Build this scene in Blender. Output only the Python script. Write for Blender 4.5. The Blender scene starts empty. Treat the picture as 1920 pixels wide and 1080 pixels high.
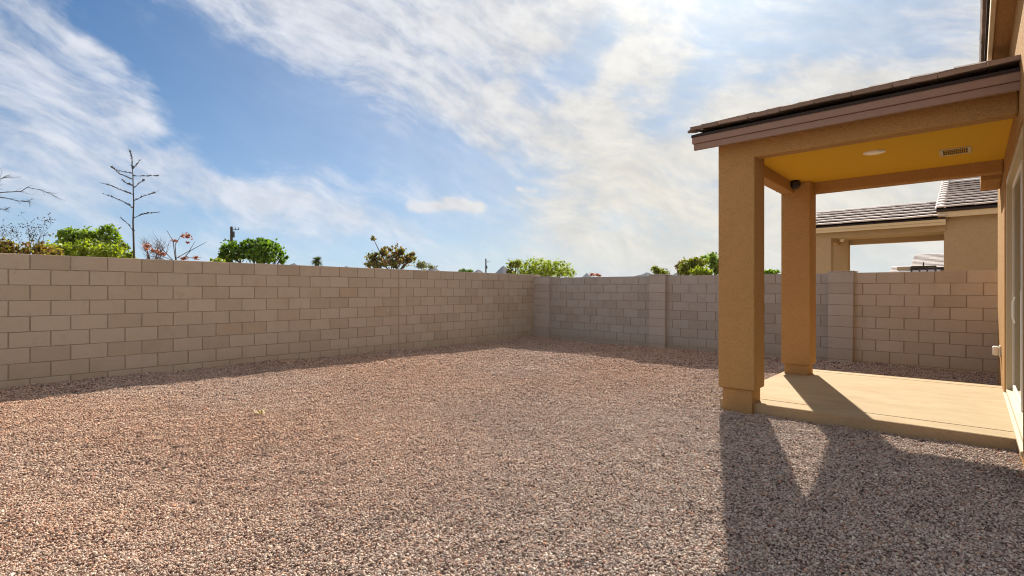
import bpy, bmesh, math, random
import numpy as np
from mathutils import Vector, Matrix
S = bpy.context.scene
COL = S.collection
rad = math.radians
# ------------------------------------------------------------------ camera
YAW = 40.38; F = 964.0; CX = 960.0; HY = 546.7; CZ = 1.30
cam = bpy.data.cameras.new('camera'); cam.sensor_width = 36.0; cam.lens = F / 1920 * 36
cam.shift_y = (HY - 540) / 1920; cam.clip_start = 0.05; cam.clip_end = 40000
camo = bpy.data.objects.new('camera', cam); COL.objects.link(camo)
camo.location = (0, 0, CZ); camo.rotation_euler = (rad(90), 0, rad(YAW)); S.camera = camo
# ------------------------------------------------------------------ light
SUN_AZ = -19.0      # degrees right of +Y
SUN_EL = 36.0
W = bpy.data.worlds.new('World'); S.world = W; W.use_nodes = True
sun = bpy.data.lights.new('sun', 'SUN'); sun.energy = 3.8; sun.angle = rad(0.53); sun.color = (1.0, 0.93, 0.82)
suno = bpy.data.objects.new('sun', sun); COL.objects.link(suno)
sd = Vector((math.sin(rad(SUN_AZ)) * math.cos(rad(SUN_EL)), math.cos(rad(SUN_AZ)) * math.cos(rad(SUN_EL)), math.sin(rad(SUN_EL))))
suno.rotation_euler = sd.to_track_quat('Z', 'Y').to_euler(); suno.location = (-8, 24, 20)
vs = S.view_settings; vs.view_transform = 'Standard'; vs.look = 'None'; vs.gamma = 1; vs.use_curve_mapping = False; vs.exposure = 1.45

def img_dir(px, py):
    """(azimuth right of view axis, elevation) in degrees for a direction of the sky"""
    a = math.atan((px - CX) / F)
    return math.degrees(a), math.degrees(math.atan((HY - py) / F * math.cos(a)))

class NT:
    """tiny helper for node trees"""
    def __init__(s, nt): s.nt = nt; s.n = nt.nodes; s.l = nt.links
    def put(s, sock, v):
        if v is None: return
        if hasattr(v, 'is_output') or isinstance(v, bpy.types.NodeSocket): s.l.new(v, sock)
        else: sock.default_value = v
    def math(s, op, a, b=None, c=None, clamp=False):
        n = s.n.new('ShaderNodeMath'); n.operation = op; n.use_clamp = clamp
        for i, v in enumerate((a, b, c)): s.put(n.inputs[i], v)
        return n.outputs[0]
    def vm(s, op, a, b=None, scale=None):
        n = s.n.new('ShaderNodeVectorMath'); n.operation = op
        s.put(n.inputs[0], a); s.put(n.inputs[1], b)
        if scale is not None: s.put(n.inputs['Scale'], scale)
        return n.outputs['Value'] if op in ('DOT_PRODUCT', 'LENGTH', 'DISTANCE') else n.outputs['Vector']
    def noise(s, vec, scale, detail=4, rough=0.55, dist=0.0, out='Fac', lac=2.0):
        n = s.n.new('ShaderNodeTexNoise'); s.put(n.inputs['Vector'], vec)
        n.inputs['Scale'].default_value = scale; n.inputs['Detail'].default_value = detail
        n.inputs['Roughness'].default_value = rough; n.inputs['Distortion'].default_value = dist
        n.inputs['Lacunarity'].default_value = lac
        return n.outputs[out]
    def vor(s, vec, scale, feature='F1', out='Distance', rnd=1.0):
        n = s.n.new('ShaderNodeTexVoronoi'); n.feature = feature; s.put(n.inputs['Vector'], vec)
        n.inputs['Scale'].default_value = scale; n.inputs['Randomness'].default_value = rnd
        return n.outputs[out]
    def mix(s, fac, a, b, blend='MIX'):
        n = s.n.new('ShaderNodeMix'); n.data_type = 'RGBA'; n.blend_type = blend
        s.put(n.inputs['Factor'], fac)
        for k, v in ((6, a), (7, b)):
            if isinstance(v, tuple) and len(v) == 3: v = (*v, 1)
            s.put(n.inputs[k], v)
        return n.outputs[2]
    def smooth(s, v, a, b, lo=0.0, hi=1.0):
        n = s.n.new('ShaderNodeMapRange'); n.interpolation_type = 'SMOOTHSTEP'
        s.put(n.inputs['Value'], v)
        for k, x in (('From Min', a), ('From Max', b), ('To Min', lo), ('To Max', hi)): n.inputs[k].default_value = x
        return n.outputs['Result']
    def ramp(s, fac, stops, interp='LINEAR'):
        n = s.n.new('ShaderNodeValToRGB'); n.color_ramp.interpolation = interp
        e = n.color_ramp.elements
        while len(e) > 1: e.remove(e[-1])
        for i, (p, c) in enumerate(stops):
            x = e[0] if i == 0 else e.new(p)
            x.position = p; x.color = (*c, 1)
        s.put(n.inputs['Fac'], fac); return n.outputs['Color']
    def comb(s, x, y, z):
        n = s.n.new('ShaderNodeCombineXYZ')
        for i, v in enumerate((x, y, z)): s.put(n.inputs[i], v)
        return n.outputs[0]
    def sep(s, v):
        n = s.n.new('ShaderNodeSeparateXYZ'); s.put(n.inputs[0], v); return n.outputs
    def bump(s, h, strength, dist=0.01):
        n = s.n.new('ShaderNodeBump'); s.put(n.inputs['Height'], h)
        n.inputs['Strength'].default_value = strength; n.inputs['Distance'].default_value = dist
        return n.outputs['Normal']

def build_world():
    t = NT(W.node_tree); t.n.clear()
    tc = t.n.new('ShaderNodeTexCoord'); d = t.vm('NORMALIZE', tc.outputs['Generated'])
    sky = t.n.new('ShaderNodeTexSky'); sky.sky_type = 'NISHITA'; sky.sun_disc = False
    sky.sun_elevation = rad(SUN_EL); sky.sun_rotation = rad(SUN_AZ)
    sky.altitude = 350; sky.air_density = 1.0; sky.dust_density = 0.45; sky.ozone_density = 3.0
    x, y, z = t.sep(d)
    az = t.math('MULTIPLY', t.math('ARCTAN2', x, y), 180 / math.pi)       # deg right of +Y
    az = t.math('ADD', az, YAW)                                            # 0 where the yard faces
    el = t.math('MULTIPLY', t.math('ARCSINE', z), 180 / math.pi)
    P = t.comb(az, el, 0.0)
    # wind-streaked warp
    w1 = t.noise(d, 2.2, 3, 0.5, 0, 'Color'); w2 = t.noise(d, 7.0, 4, 0.6, 0, 'Color')
    wv = t.vm('SCALE', t.vm('SUBTRACT', w1, (0.5, 0.5, 0.5)), None, 7.0)
    wv2 = t.vm('SCALE', t.vm('SUBTRACT', w2, (0.5, 0.5, 0.5)), None, 6.0)
    Pw = t.vm('ADD', P, t.vm('ADD', wv, wv2)); Pw = t.vm('MULTIPLY', Pw, (1, 1, 0))
    Pl = t.vm('MULTIPLY', t.vm('ADD', P, t.vm('SCALE', wv2, None, 0.28)), (1, 1, 0))
    def band(a, b, r0, r1, amp, crisp=False):
        A = img_dir(*a); B = img_dir(*b)
        ab = Vector((B[0] - A[0], B[1] - A[1], 0)); L2 = max(ab.dot(ab), 1e-6)
        pa = t.vm('SUBTRACT', Pl if crisp else Pw, (A[0], A[1], 0))
        h = t.math('DIVIDE', t.vm('DOT_PRODUCT', pa, tuple(ab)), L2, clamp=True)
        dist = t.vm('LENGTH', t.vm('SUBTRACT', pa, t.vm('SCALE', tuple(ab), None, h)))
        return t.smooth(dist, r0, r1, amp, 0.0)
    plus = [((330, -30), (760, 130), 1.0, 8, .66), ((560, -60), (1150, 270), 2.5, 10, .72), ((900, -80), (1300, 240), 5, 15, .74), ((760, -150), (1700, -60), 5, 18, .62),
            ((1150, 350), (1900, 110), 4, 15, .78), ((1150, 450), (1900, 380), 4, 14, .72), ((900, 255), (1280, 330), .6, 4, .62),
            ((-80, 100), (250, 215), .8, 5.5, .52), ((150, 125), (205, 140), .2, 2.2, .62), ((-200, 60), (30, 110), 2, 7, .42), ((-100, 190), (270, 225), .4, 3.6, .58),
            ((60, 262), (330, 325), .5, 4.0, .56), ((330, 325), (660, 410), .6, 4.2, .66), ((-150, 320), (200, 350), .5, 5, .45), ((640, 405), (780, 430), .3, 3, .42),
            ((770, 386), (900, 386), .0, 1.05, 1.0, True), ((840, 376), (868, 380), .0, .95, .95, True), ((972, 356), (1005, 359), .0, .75, .85, True)]
    minus = [((1130, 30), (1075, 105), .4, 3.2, -.55), ((1070, 125), (1000, 170), .5, 3.8, -.66), ((1170, 175), (1235, 190), .3, 3.0, -.45), ((1345, 110), (1290, 180), .6, 3.6, -.55),
             ((1390, 30), (1590, 20), 1.0, 5.5, -.62), ((1590, 20), (1760, -10), 1, 5.0, -.62), ((880, 110), (910, 120), .4, 2.4, -.3), ((1160, 405), (1220, 410), .4, 3, -.3),
             ((230, 20), (560, 220), 1.5, 6.5, -.42), ((350, 200), (480, 285), .6, 4.2, -.34), ((560, 220), (860, 300), .8, 4.5, -.34), ((760, 330), (1020, 340), .5, 2.6, -.3)]
    tot = None
    for f in plus:
        v = band(*f); tot = v if tot is None else t.math('SMOOTH_MAX', tot, v, .18)
    for f in minus: tot = t.math('ADD', tot, band(*f))
    # cirrus grain: fine fibres drawn out along the wind, fanned in from the upper left
    rot = t.n.new('ShaderNodeVectorRotate'); rot.rotation_type = 'Z_AXIS'; rot.inputs['Angle'].default_value = rad(20)
    sw = t.vm('SCALE', t.vm('SUBTRACT', t.noise(d, 3.5, 2, 0.5, 0, 'Color'), (0.5, 0.5, 0.5)), None, 7.0)
    t.l.new(t.vm('MULTIPLY', t.vm('ADD', P, sw), (1, 1, 0)), rot.inputs['Vector'])
    fib = t.noise(t.vm('MULTIPLY', rot.outputs[0], (0.045, 0.18, 1)), 2.0, 12, 0.62, 0.0)
    fine = t.noise(t.vm('MULTIPLY', rot.outputs[0], (0.20, 0.46, 1)), 2.0, 10, 0.68, 0.0)
    puff = t.noise(t.vm('MULTIPLY', rot.outputs[0], (0.08, 0.15, 1)), 2.0, 11, 0.60, 0.0)
    gr = t.math('ADD', t.math('MULTIPLY', t.math('SUBTRACT', fib, 0.5), 1.7), t.math('MULTIPLY', t.math('SUBTRACT', puff, 0.5), 1.5))
    gr = t.math('ADD', gr, t.math('MULTIPLY', t.math('SUBTRACT', fine, 0.5), 0.55))
    # the sky out of the picture: the same broken cirrus
    off = t.math('MAXIMUM', t.smooth(t.math('ABSOLUTE', az), 50, 75), t.smooth(el, 38, 55))
    gen = t.noise(d, 1.6, 4, 0.55, 0.3)
    tot = t.math('ADD', tot, t.math('MULTIPLY', off, t.smooth(gen, .32, .60, 0.15, .9)))
    dens = t.math('ADD', tot, gr)
    op = t.smooth(dens, -0.12, 0.98); op = t.math('MULTIPLY', op, 0.93)
    veil = t.math('MULTIPLY', t.smooth(t.vm('DOT_PRODUCT', d, tuple(sd)), .55, 1.0, 0, .55), t.smooth(fib, .3, .7, .8, 1.1))
    op = t.math('ADD', op, t.math('MULTIPLY', t.math('SUBTRACT', 1.0, op), veil))
    # nearness to the sun
    sdot = t.vm('DOT_PRODUCT', d, tuple(sd))
    glow = t.math('POWER', t.math('MAXIMUM', sdot, 0.0), 9.0)
    glow2 = t.math('POWER', t.math('MAXIMUM', sdot, 0.0), 60.0)
    skyc = t.mix(1.0, sky.outputs[0], (0.29, 0.55, 0.72), 'MULTIPLY')
    # thin milky haze low down
    low = t.math('MULTIPLY', t.math('POWER', t.math('SUBTRACT', 1.0, t.math('DIVIDE', t.math('MAXIMUM', el, 0.0), 90.0)), 8.0), 0.78)
    warm = t.smooth(az, -20, 14)
    hazec = t.mix(warm, (5.0, 5.6, 6.5), (6.2, 5.65, 4.75))
    skyc = t.mix(low, skyc, hazec)
    cl = t.mix(t.math('MINIMUM', t.math('MULTIPLY', glow, 1.1), 1.0), (5.6, 5.8, 6.3), (6.4, 6.25, 6.0))
    cl = t.mix(t.math('MULTIPLY', warm, t.smooth(el, 36, 6, 0, .92)), cl, (6.3, 5.85, 5.0))
    shade = t.smooth(t.math('ADD', puff, t.math('MULTIPLY', fine, .5)), .5, 1.0, .84, 1.07)
    cl = t.vm('SCALE', cl, None, shade)
    col = t.mix(op, skyc, cl)
    col = t.vm('ADD', col, t.vm('SCALE', (4.0, 3.9, 3.6), None, glow2))
    bg = t.n.new('ShaderNodeBackground'); t.l.new(col, bg.inputs['Color']); bg.inputs['Strength'].default_value = 0.05
    out = t.n.new('ShaderNodeOutputWorld'); t.l.new(bg.outputs[0], out.inputs['Surface'])
build_world()
S.cycles.pixel_filter_type = 'BLACKMAN_HARRIS'; S.cycles.filter_width = 1.1
W.cycles.sampling_method = 'MANUAL'; W.cycles.sample_map_resolution = 512

# ------------------------------------------------------------------ frames and helpers
HR = rad(-1.52)                       # the house stands turned by this much
cH, sH = math.cos(HR), math.sin(HR)
def H2W(x, y, z=0): return Vector((x * cH - y * sH, x * sH + y * cH, z))
def W2H(x, y): return (x * cH + y * sH, -x * sH + y * cH)
CF, SF = math.cos(rad(YAW)), math.sin(rad(YAW))
def at(px, py, d):
    """point of the place seen at that pixel at depth d"""
    l = (px - CX) / F * d
    return Vector((l * CF - d * SF, l * SF + d * CF, CZ + (HY - py) / F * d))

def wall_right_y(x): return 11.22 - 0.0684 * x
XL = -9.142
def ground_z(x, y):
    x = np.asarray(x, float); y = np.asarray(y, float)
    z = 0.03 - 0.0125 * np.clip(y, -3, 14)
    z = z + 0.085 * np.exp(-np.maximum(x - XL, 0) / 0.38) + 0.075 * np.exp(-np.maximum(wall_right_y(x) - y, 0) / 0.5)
    k = np.clip((x + 3.6) / 1.8, 0, 1); z = z + 0.04 * k * k * (3 - 2 * k)
    z = z + 0.012 * np.sin(x * 1.3 + 0.6 * y) * np.cos(y * 0.9 - 0.3 * x) + 0.006 * np.sin(3.1 * x + 1.0) * np.sin(2.7 * y)
    z = z + 0.016 * np.sin(0.8 * x - 1.7 * y + .4) * np.sin(.55 * x + .9 * y) + .007 * np.sin(4.3 * x + 2.2 * y) * np.sin(3.6 * y - 1.9 * x)
    z = z + .006 * np.sin(13.1 * x + 5.3 * y + 2 * np.sin(2.1 * y)) * np.sin(11.7 * y - 4.1 * x + 1.7 * np.sin(1.9 * x)) + .005 * np.sin(21 * x - 9 * y) * np.sin(8 * x + 19 * y + np.sin(3 * x))
    return z

def tag(o, label=None, cat=None, group=None, kind=None):
    for k, v in (('label', label), ('category', cat), ('group', group), ('kind', kind)):
        if v: o[k] = v
    return o
def empty(name, loc, rz=0.0, ry=0.0):
    o = bpy.data.objects.new(name, None); COL.objects.link(o); o.location = loc; o.rotation_euler = (0, ry, rz)
    o.empty_display_size = 0.2
    return o
def link(name, me, parent=None, mat=None):
    if mat is not None and not me.materials: me.materials.append(mat)
    o = bpy.data.objects.new(name, me); COL.objects.link(o)
    if parent is not None: o.parent = parent
    return o

class MB:
    """collects shapes into one mesh"""
    def __init__(s, off=(0, 0, 0)): s.v = []; s.f = []; s.off = Vector(off); s.sm = False
    def poly(s, vs, fs):
        n = len(s.v); s.v += [Vector(v) - s.off for v in vs]; s.f += [tuple(i + n for i in f) for f in fs]
    def box(s, x0, x1, y0, y1, z0, z1, bev=0.0):
        if bev <= 0:
            s.poly([(x, y, z) for x in (x0, x1) for y in (y0, y1) for z in (z0, z1)],
                   [(0, 1, 3, 2), (4, 6, 7, 5), (0, 4, 5, 1), (2, 3, 7, 6), (0, 2, 6, 4), (1, 5, 7, 3)]); return
        bm = bmesh.new(); bmesh.ops.create_cube(bm, size=1)
        for v in bm.verts: v.co = Vector(((x0 + x1) / 2 + v.co.x * (x1 - x0), (y0 + y1) / 2 + v.co.y * (y1 - y0), (z0 + z1) / 2 + v.co.z * (z1 - z0)))
        bmesh.ops.bevel(bm, geom=bm.edges[:] , offset=bev, segments=1 if bev < .012 else 2, affect='EDGES', profile=0.5)
        bm.verts.index_update(); s.poly([v.co.copy() for v in bm.verts], [[v.index for v in f.verts] for f in bm.faces]); bm.free()
    def tube(s, pts, radii, n=6, cap=True):
        pts = [Vector(p) for p in pts]; rings = []
        if not isinstance(radii, (list, tuple)): radii = [radii] * len(pts)
        ref = None
        for i, p in enumerate(pts):
            t = (pts[min(i + 1, len(pts) - 1)] - pts[max(i - 1, 0)]).normalized()
            if ref is None: ref = Vector((0, 0, 1)) if abs(t.z) < .9 else Vector((1, 0, 0))
            a = t.cross(ref).normalized(); b = t.cross(a).normalized(); ref = -b if False else ref
            rings.append([p + (a * math.cos(2 * math.pi * k / n) + b * math.sin(2 * math.pi * k / n)) * radii[i] for k in range(n)])
        vs = [v for r in rings for v in r]; fs = []
        for i in range(len(pts) - 1):
            for k in range(n): fs.append((i * n + k, i * n + (k + 1) % n, (i + 1) * n + (k + 1) % n, (i + 1) * n + k))
        if cap: fs.append(tuple(range(n))[::-1]); fs.append(tuple(range(len(vs) - n, len(vs))))
        s.poly(vs, fs)
    def mesh(s, name, smooth=False):
        me = bpy.data.meshes.new(name); me.from_pydata([tuple(v) for v in s.v], [], s.f); me.update()
        bm = bmesh.new(); bm.from_mesh(me); bmesh.ops.recalc_face_normals(bm, faces=bm.faces); bm.to_mesh(me); bm.free()
        if smooth: me.polygons.foreach_set('use_smooth', [True] * len(me.polygons))
        return me
    def build(s, name, mat, parent=None, smooth=False):
        return link(name, s.mesh(name, smooth), parent, mat)

# ------------------------------------------------------------------ materials
def new_mat(name):
    m = bpy.data.materials.new(name); m.use_nodes = True; t = NT(m.node_tree)
    b = t.n['Principled BSDF']; return m, t, b
def coords(t, kind='Object'):
    if kind == 'world':
        return t.n.new('ShaderNodeNewGeometry').outputs['Position']
    return t.n.new('ShaderNodeTexCoord').outputs[kind]

def mat_plain(name, c, rough=0.6, metal=0.0, var=0.12, spec=0.3, scale=14):
    m, t, b = new_mat(name); p = coords(t)
    n = t.noise(p, scale, 5, .6)
    t.put(b.inputs['Base Color'], t.mix(n, tuple(x * (1 - var) for x in c), tuple(min(1, x * (1 + var)) for x in c)))
    b.inputs['Roughness'].default_value = rough; b.inputs['Metallic'].default_value = metal
    b.inputs['Specular IOR Level'].default_value = spec
    return m
def mat_stucco(name, c, rel=1.0):
    m, t, b = new_mat(name); p = coords(t, 'world')
    big = t.noise(p, 1.1, 4, .6); mid = t.noise(p, 9, 4, .6)
    col = t.mix(big, tuple(x * .93 for x in c), tuple(x * 1.06 for x in c))
    col = t.mix(t.smooth(mid, .35, .7, 0, .22), col, tuple(x * .80 for x in c))
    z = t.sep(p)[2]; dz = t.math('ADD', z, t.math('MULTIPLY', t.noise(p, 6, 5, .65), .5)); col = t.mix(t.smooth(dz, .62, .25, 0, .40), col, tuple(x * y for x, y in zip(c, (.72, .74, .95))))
    streak = t.noise(t.vm('MULTIPLY', p, (5, 5, .5)), 1.6, 5, .65); col = t.mix(t.smooth(streak, .52, .75, 0, .30), col, tuple(x * .82 for x in c))
    g = t.noise(p, 48, 6, .74); g2 = t.vor(p, 95)
    col = t.mix(t.smooth(g, .50, .66, 0, .5), col, tuple(x * .62 for x in c))
    t.put(b.inputs['Base Color'], col); b.inputs['Roughness'].default_value = .93; b.inputs['Specular IOR Level'].default_value = .12
    h = t.math('ADD', g, t.math('MULTIPLY', g2, .35))
    t.put(b.inputs['Normal'], t.bump(h, 1.0 * rel, .016))
    return m
def mat_block(name, tint=(1, 1, 1)):
    m, t, b = new_mat(name); p = coords(t, 'world')
    oi = t.n.new('ShaderNodeObjectInfo'); r = oi.outputs['Random']
    c = t.ramp(r, [(0, (.385, .305, .225)), (.2, (.425, .34, .255)), (.5, (.445, .36, .275)), (.8, (.455, .37, .285)), (.95, (.41, .315, .225)), (1, (.48, .39, .30))])
    st = t.noise(p, 2.6, 5, .65); c = t.mix(t.smooth(st, .4, .75, 0, .3), c, (.49, .42, .345))
    st2 = t.noise(t.vm('MULTIPLY', p, (1, 1, .6)), 5.5, 5, .7, .4); c = t.mix(t.smooth(st2, .50, .75, 0, .4), c, (.34, .265, .195))
    # a tide mark of dust where the courses meet the gravel
    z = t.sep(p)[2]; zz = t.math('ADD', z, t.math('MULTIPLY', t.noise(p, 4, 4, .6), .25))
    c = t.mix(t.smooth(zz, .42, .12, 0, .5), c, (.40, .30, .19))
    g = t.noise(p, 260, 4, .7); g2 = t.noise(p, 70, 5, .7)
    c = t.mix(t.smooth(g2, .55, .75, 0, .3), c, (.24, .19, .145)); c = t.mix(1.0, c, tint, 'MULTIPLY')
    t.put(b.inputs['Base Color'], c); b.inputs['Roughness'].default_value = .95; b.inputs['Specular IOR Level'].default_value = .1
    t.put(b.inputs['Normal'], t.bump(t.math('ADD', t.math('MULTIPLY', g, .4), g2), .55, .004))
    return m
def mat_tile(name, c, var=.25):
    m, t, b = new_mat(name); p = coords(t, 'world')
    oi = t.n.new('ShaderNodeObjectInfo'); r = oi.outputs['Random']
    isl = t.n.new('ShaderNodeNewGeometry').outputs['Random Per Island']
    v = t.math('FRACT', t.math('ADD', r, isl))
    col = t.mix(v, tuple(x * (1 - var) for x in c), tuple(x * (1 + var) for x in c))
    n = t.noise(p, 22, 5, .65); col = t.mix(t.smooth(n, .4, .75, 0, .45), col, tuple(x * .6 for x in c))
    t.put(b.inputs['Base Color'], col); b.inputs['Roughness'].default_value = .85; b.inputs['Specular IOR Level'].default_value = .25
    t.put(b.inputs['Normal'], t.bump(t.noise(p, 90, 4, .7), .5, .004))
    return m
GRAVEL = [(0, (.075, .050, .042)), (.14, (.22, .145, .116)), (.28, (.39, .280, .222)), (.44, (.50, .380, .302)), (.56, (.38, .325, .283)),
          (.69, (.53, .425, .34)), (.81, (.29, .258, .235)), (.91, (.62, .53, .435)), (.96, (.48, .24, .14)), (1, (.69, .62, .53))]
def mat_gravel_stone():
    m, t, b = new_mat('gravel stone')
    oi = t.n.new('ShaderNodeObjectInfo'); p = oi.outputs['Location']; r = oi.outputs['Random']
    pos = coords(t, 'world')
    patch = t.math('ADD', t.math('MULTIPLY', t.noise(p, .55, 3, .5), .6), t.math('MULTIPLY', t.noise(p, 4.5, 4, .65), .9)); patch = t.math('SUBTRACT', patch, .25)
    c = t.ramp(t.math('ADD', r, t.math('MULTIPLY', t.math('SUBTRACT', patch, .5), .42), clamp=True), GRAVEL)
    pk = t.noise(p, .32, 2, .5); x = t.sep(p)[0]
    redder = t.math('MULTIPLY', t.smooth(pk, .3, .7, .45, 1.0), t.smooth(x, -0.8, -5.0, .12, 1.0))
    c = t.mix(t.math('MULTIPLY', redder, .75), c, t.mix(1.0, c, (1.12, .86, .68), 'MULTIPLY'))
    g = t.noise(pos, 240, 3, .6); c = t.mix(t.smooth(g, .5, .75, 0, .4), c, t.mix(1.0, c, (.55, .52, .5), 'MULTIPLY'))
    t.put(b.inputs['Base Color'], c); b.inputs['Roughness'].default_value = .82; b.inputs['Specular IOR Level'].default_value = .3
    return m
def mat_gravel_bed():
    m, t, b = new_mat('gravel bed'); p = coords(t, 'world')
    v = t.n.new('ShaderNodeTexVoronoi'); t.put(v.inputs['Vector'], p); v.inputs['Scale'].default_value = 52
    rr = t.sep(v.outputs['Color'])[0]
    c = t.ramp(rr, GRAVEL)
    c = t.mix(t.smooth(t.noise(p, 1.2, 4, .6), .45, .7, 0, .5), c, (.24, .18, .14))
    t.put(b.inputs['Base Color'], c); b.inputs['Roughness'].default_value = .95; b.inputs['Specular IOR Level'].default_value = .1
    h = t.math('SUBTRACT', 1.0, v.outputs['Distance']); t.put(b.inputs['Normal'], t.bump(h, 1.0, .012))
    return m
def mat_desert():
    m, t, b = new_mat('desert ground'); p = coords(t, 'world')
    c = t.ramp(t.noise(p, .08, 6, .65), [(.3, (.22, .16, .11)), (.55, (.30, .23, .16)), (.75, (.19, .17, .10))])
    t.put(b.inputs['Base Color'], c); b.inputs['Roughness'].default_value = 1; return m
def mat_concrete():
    m, t, b = new_mat('concrete slab'); p = coords(t, 'world')
    st = t.noise(t.vm('MULTIPLY', p, (1.2, 3.0, 1)), 1.5, 6, .62, .5)
    c = t.ramp(st, [(.3, (.345, .255, .145)), (.5, (.39, .295, .175)), (.68, (.42, .325, .20)), (.8, (.37, .27, .15))])
    g = t.noise(p, 130, 4, .7); c = t.mix(t.smooth(g, .5, .8, 0, .2), c, (.29, .23, .16))
    s2 = t.noise(p, 3.2, 5, .7, .8); c = t.mix(t.smooth(s2, .54, .74, 0, .55), c, (.42, .25, .115))
    t.put(b.inputs['Base Color'], c); b.inputs['Roughness'].default_value = .85; b.inputs['Specular IOR Level'].default_value = .08
    t.put(b.inputs['Normal'], t.bump(g, .25, .002)); return m
def mat_leaf(name, stops, trans=.45):
    m, t, b = new_mat(name); t.n.remove(b)
    r = t.n.new('ShaderNodeNewGeometry').outputs['Random Per Island']
    c = t.ramp(r, stops)
    d = t.n.new('ShaderNodeBsdfDiffuse'); tr = t.n.new('ShaderNodeBsdfTranslucent'); g = t.n.new('ShaderNodeBsdfGlossy')
    g.inputs['Roughness'].default_value = .45
    t.put(d.inputs['Color'], c); t.put(tr.inputs['Color'], t.mix(1.0, c, (1.35, 1.5, .6), 'MULTIPLY'))
    mx = t.n.new('ShaderNodeMixShader'); mx.inputs[0].default_value = trans
    t.l.new(d.outputs[0], mx.inputs[1]); t.l.new(tr.outputs[0], mx.inputs[2])
    m2 = t.n.new('ShaderNodeMixShader'); m2.inputs[0].default_value = .05
    t.l.new(mx.outputs[0], m2.inputs[1]); t.l.new(g.outputs[0], m2.inputs[2])
    t.l.new(m2.outputs[0], t.n['Material Output'].inputs['Surface']); return m
def mat_glass():
    m, t, b = new_mat('door glass'); t.n.remove(b)
    tr = t.n.new('ShaderNodeBsdfTransparent'); tr.inputs['Color'].default_value = (.55, .56, .55, 1)
    g = t.n.new('ShaderNodeBsdfGlossy'); g.inputs['Roughness'].default_value = .01
    fr = t.n.new('ShaderNodeFresnel'); fr.inputs['IOR'].default_value = 1.5
    mx = t.n.new('ShaderNodeMixShader'); t.l.new(fr.outputs[0], mx.inputs[0])
    t.l.new(tr.outputs[0], mx.inputs[1]); t.l.new(g.outputs[0], mx.inputs[2])
    t.l.new(mx.outputs[0], t.n['Material Output'].inputs['Surface']); return m

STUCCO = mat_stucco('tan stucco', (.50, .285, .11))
STUCCO_N = mat_stucco('neighbour stucco', (.46, .33, .185))
CEIL = mat_plain('painted ceiling', (.63, .375, .035), .9, var=.06, spec=.1, scale=40)
FASCIA = mat_plain('brown fascia paint', (.27, .168, .122), .6, var=.08)
FASCIA_N = mat_plain('tan fascia paint', (.60, .46, .27), .6, var=.06)
TILE = mat_tile('brown concrete tile', (.27, .195, .155))
TILE_N = mat_tile('pale concrete tile', (.64, .56, .51), .10)
DARK = mat_plain('dark felt underlay', (.035, .025, .022), .9)
BLOCK = mat_block('concrete block'); BLOCK_COOL_LIGHT = mat_block('block in cool light', (.86, .94, 1.08)); BLOCK_WARM_LIGHT = mat_block('block in warm light', (1.06, 1.10, 1.18)); BLOCK_PIL = mat_block('pilaster block', (.97, 1.04, 1.20))  # back wall's cool light and warm patio bounce put into two block tints
MORTAR = mat_plain('mortar', (.36, .29, .22), .95, var=.2, spec=.05, scale=60)
STONE = mat_gravel_stone(); BED = mat_gravel_bed(); DESERT = mat_desert(); SLAB = mat_concrete()
VINYL = mat_plain('almond vinyl', (.52, .44, .29), .45, var=.03, spec=.45)
WHITE = mat_plain('white plastic', (.78, .74, .66), .4, var=.03, spec=.45)
BLACK = mat_plain('black plastic', (.012, .012, .016), .35, var=.1, spec=.5)
STEEL = mat_plain('dark grey steel', (.06, .065, .07), .5, var=.15)
GLASS = mat_glass(); BLIND = mat_plain('woven blind', (.50, .42, .33), .9, var=.05, scale=60)
LENS = mat_plain('frosted lens', (.85, .78, .62), .35, var=.02, spec=.5)
DARKROOM = mat_plain('interior paint', (.30, .24, .18), .9)
BARK = mat_plain('grey bark', (.11, .085, .065), .95, var=.35, spec=.1, scale=25)
BARK_D = mat_plain('dark twig bark', (.075, .066, .060), .95, var=.3, spec=.1, scale=30)
BARK_R = mat_plain('reddish twig bark', (.12, .075, .065), .95, var=.3, spec=.1, scale=30)
POLE = mat_plain('weathered pole timber', (.075, .06, .05), .95, var=.3, spec=.1)
ROCK = mat_plain('bare mountain rock', (.10, .085, .075), 1.0, var=.3, spec=0, scale=.004)

# ------------------------------------------------------------------ ground
def build_ground():
    mb = MB(); R = 14000
    xs = [-R, -4000, -1200, -300, -80, -9.35, 14.0, 80, 300, 1200, 4000, R]
    ys = [-R, -4000, -1200, -300, -80, -4.0, 13.0, 80, 300, 1200, 4000, R]
    vs = [(x, y, -0.30) for y in ys for x in xs]; n = len(xs)
    mb.poly(vs, [(j * n + i, j * n + i + 1, (j + 1) * n + i + 1, (j + 1) * n + i) for j in range(len(ys) - 1) for i in range(n - 1)])
    tag(mb.build('ground', DESERT), kind='structure')
    x0, x1, nx = XL - .10, 2.2, 96; nyy = 120
    vs = []; fs = []
    X = np.linspace(x0, x1, nx)
    for j in range(nyy):
        for i in range(nx):
            yb = -3.0; yt = wall_right_y(X[i]) + .10
            y = yb + (yt - yb) * j / (nyy - 1); vs.append((X[i], y, float(ground_z(X[i], y)) - .012))
    for j in range(nyy - 1):
        for i in range(nx - 1): fs.append((j * nx + i, j * nx + i + 1, (j + 1) * nx + i + 1, (j + 1) * nx + i))
    mb = MB(); mb.poly(vs, fs); tag(mb.build('gravel_bed', BED, smooth=True), kind='structure')
build_ground()

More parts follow.
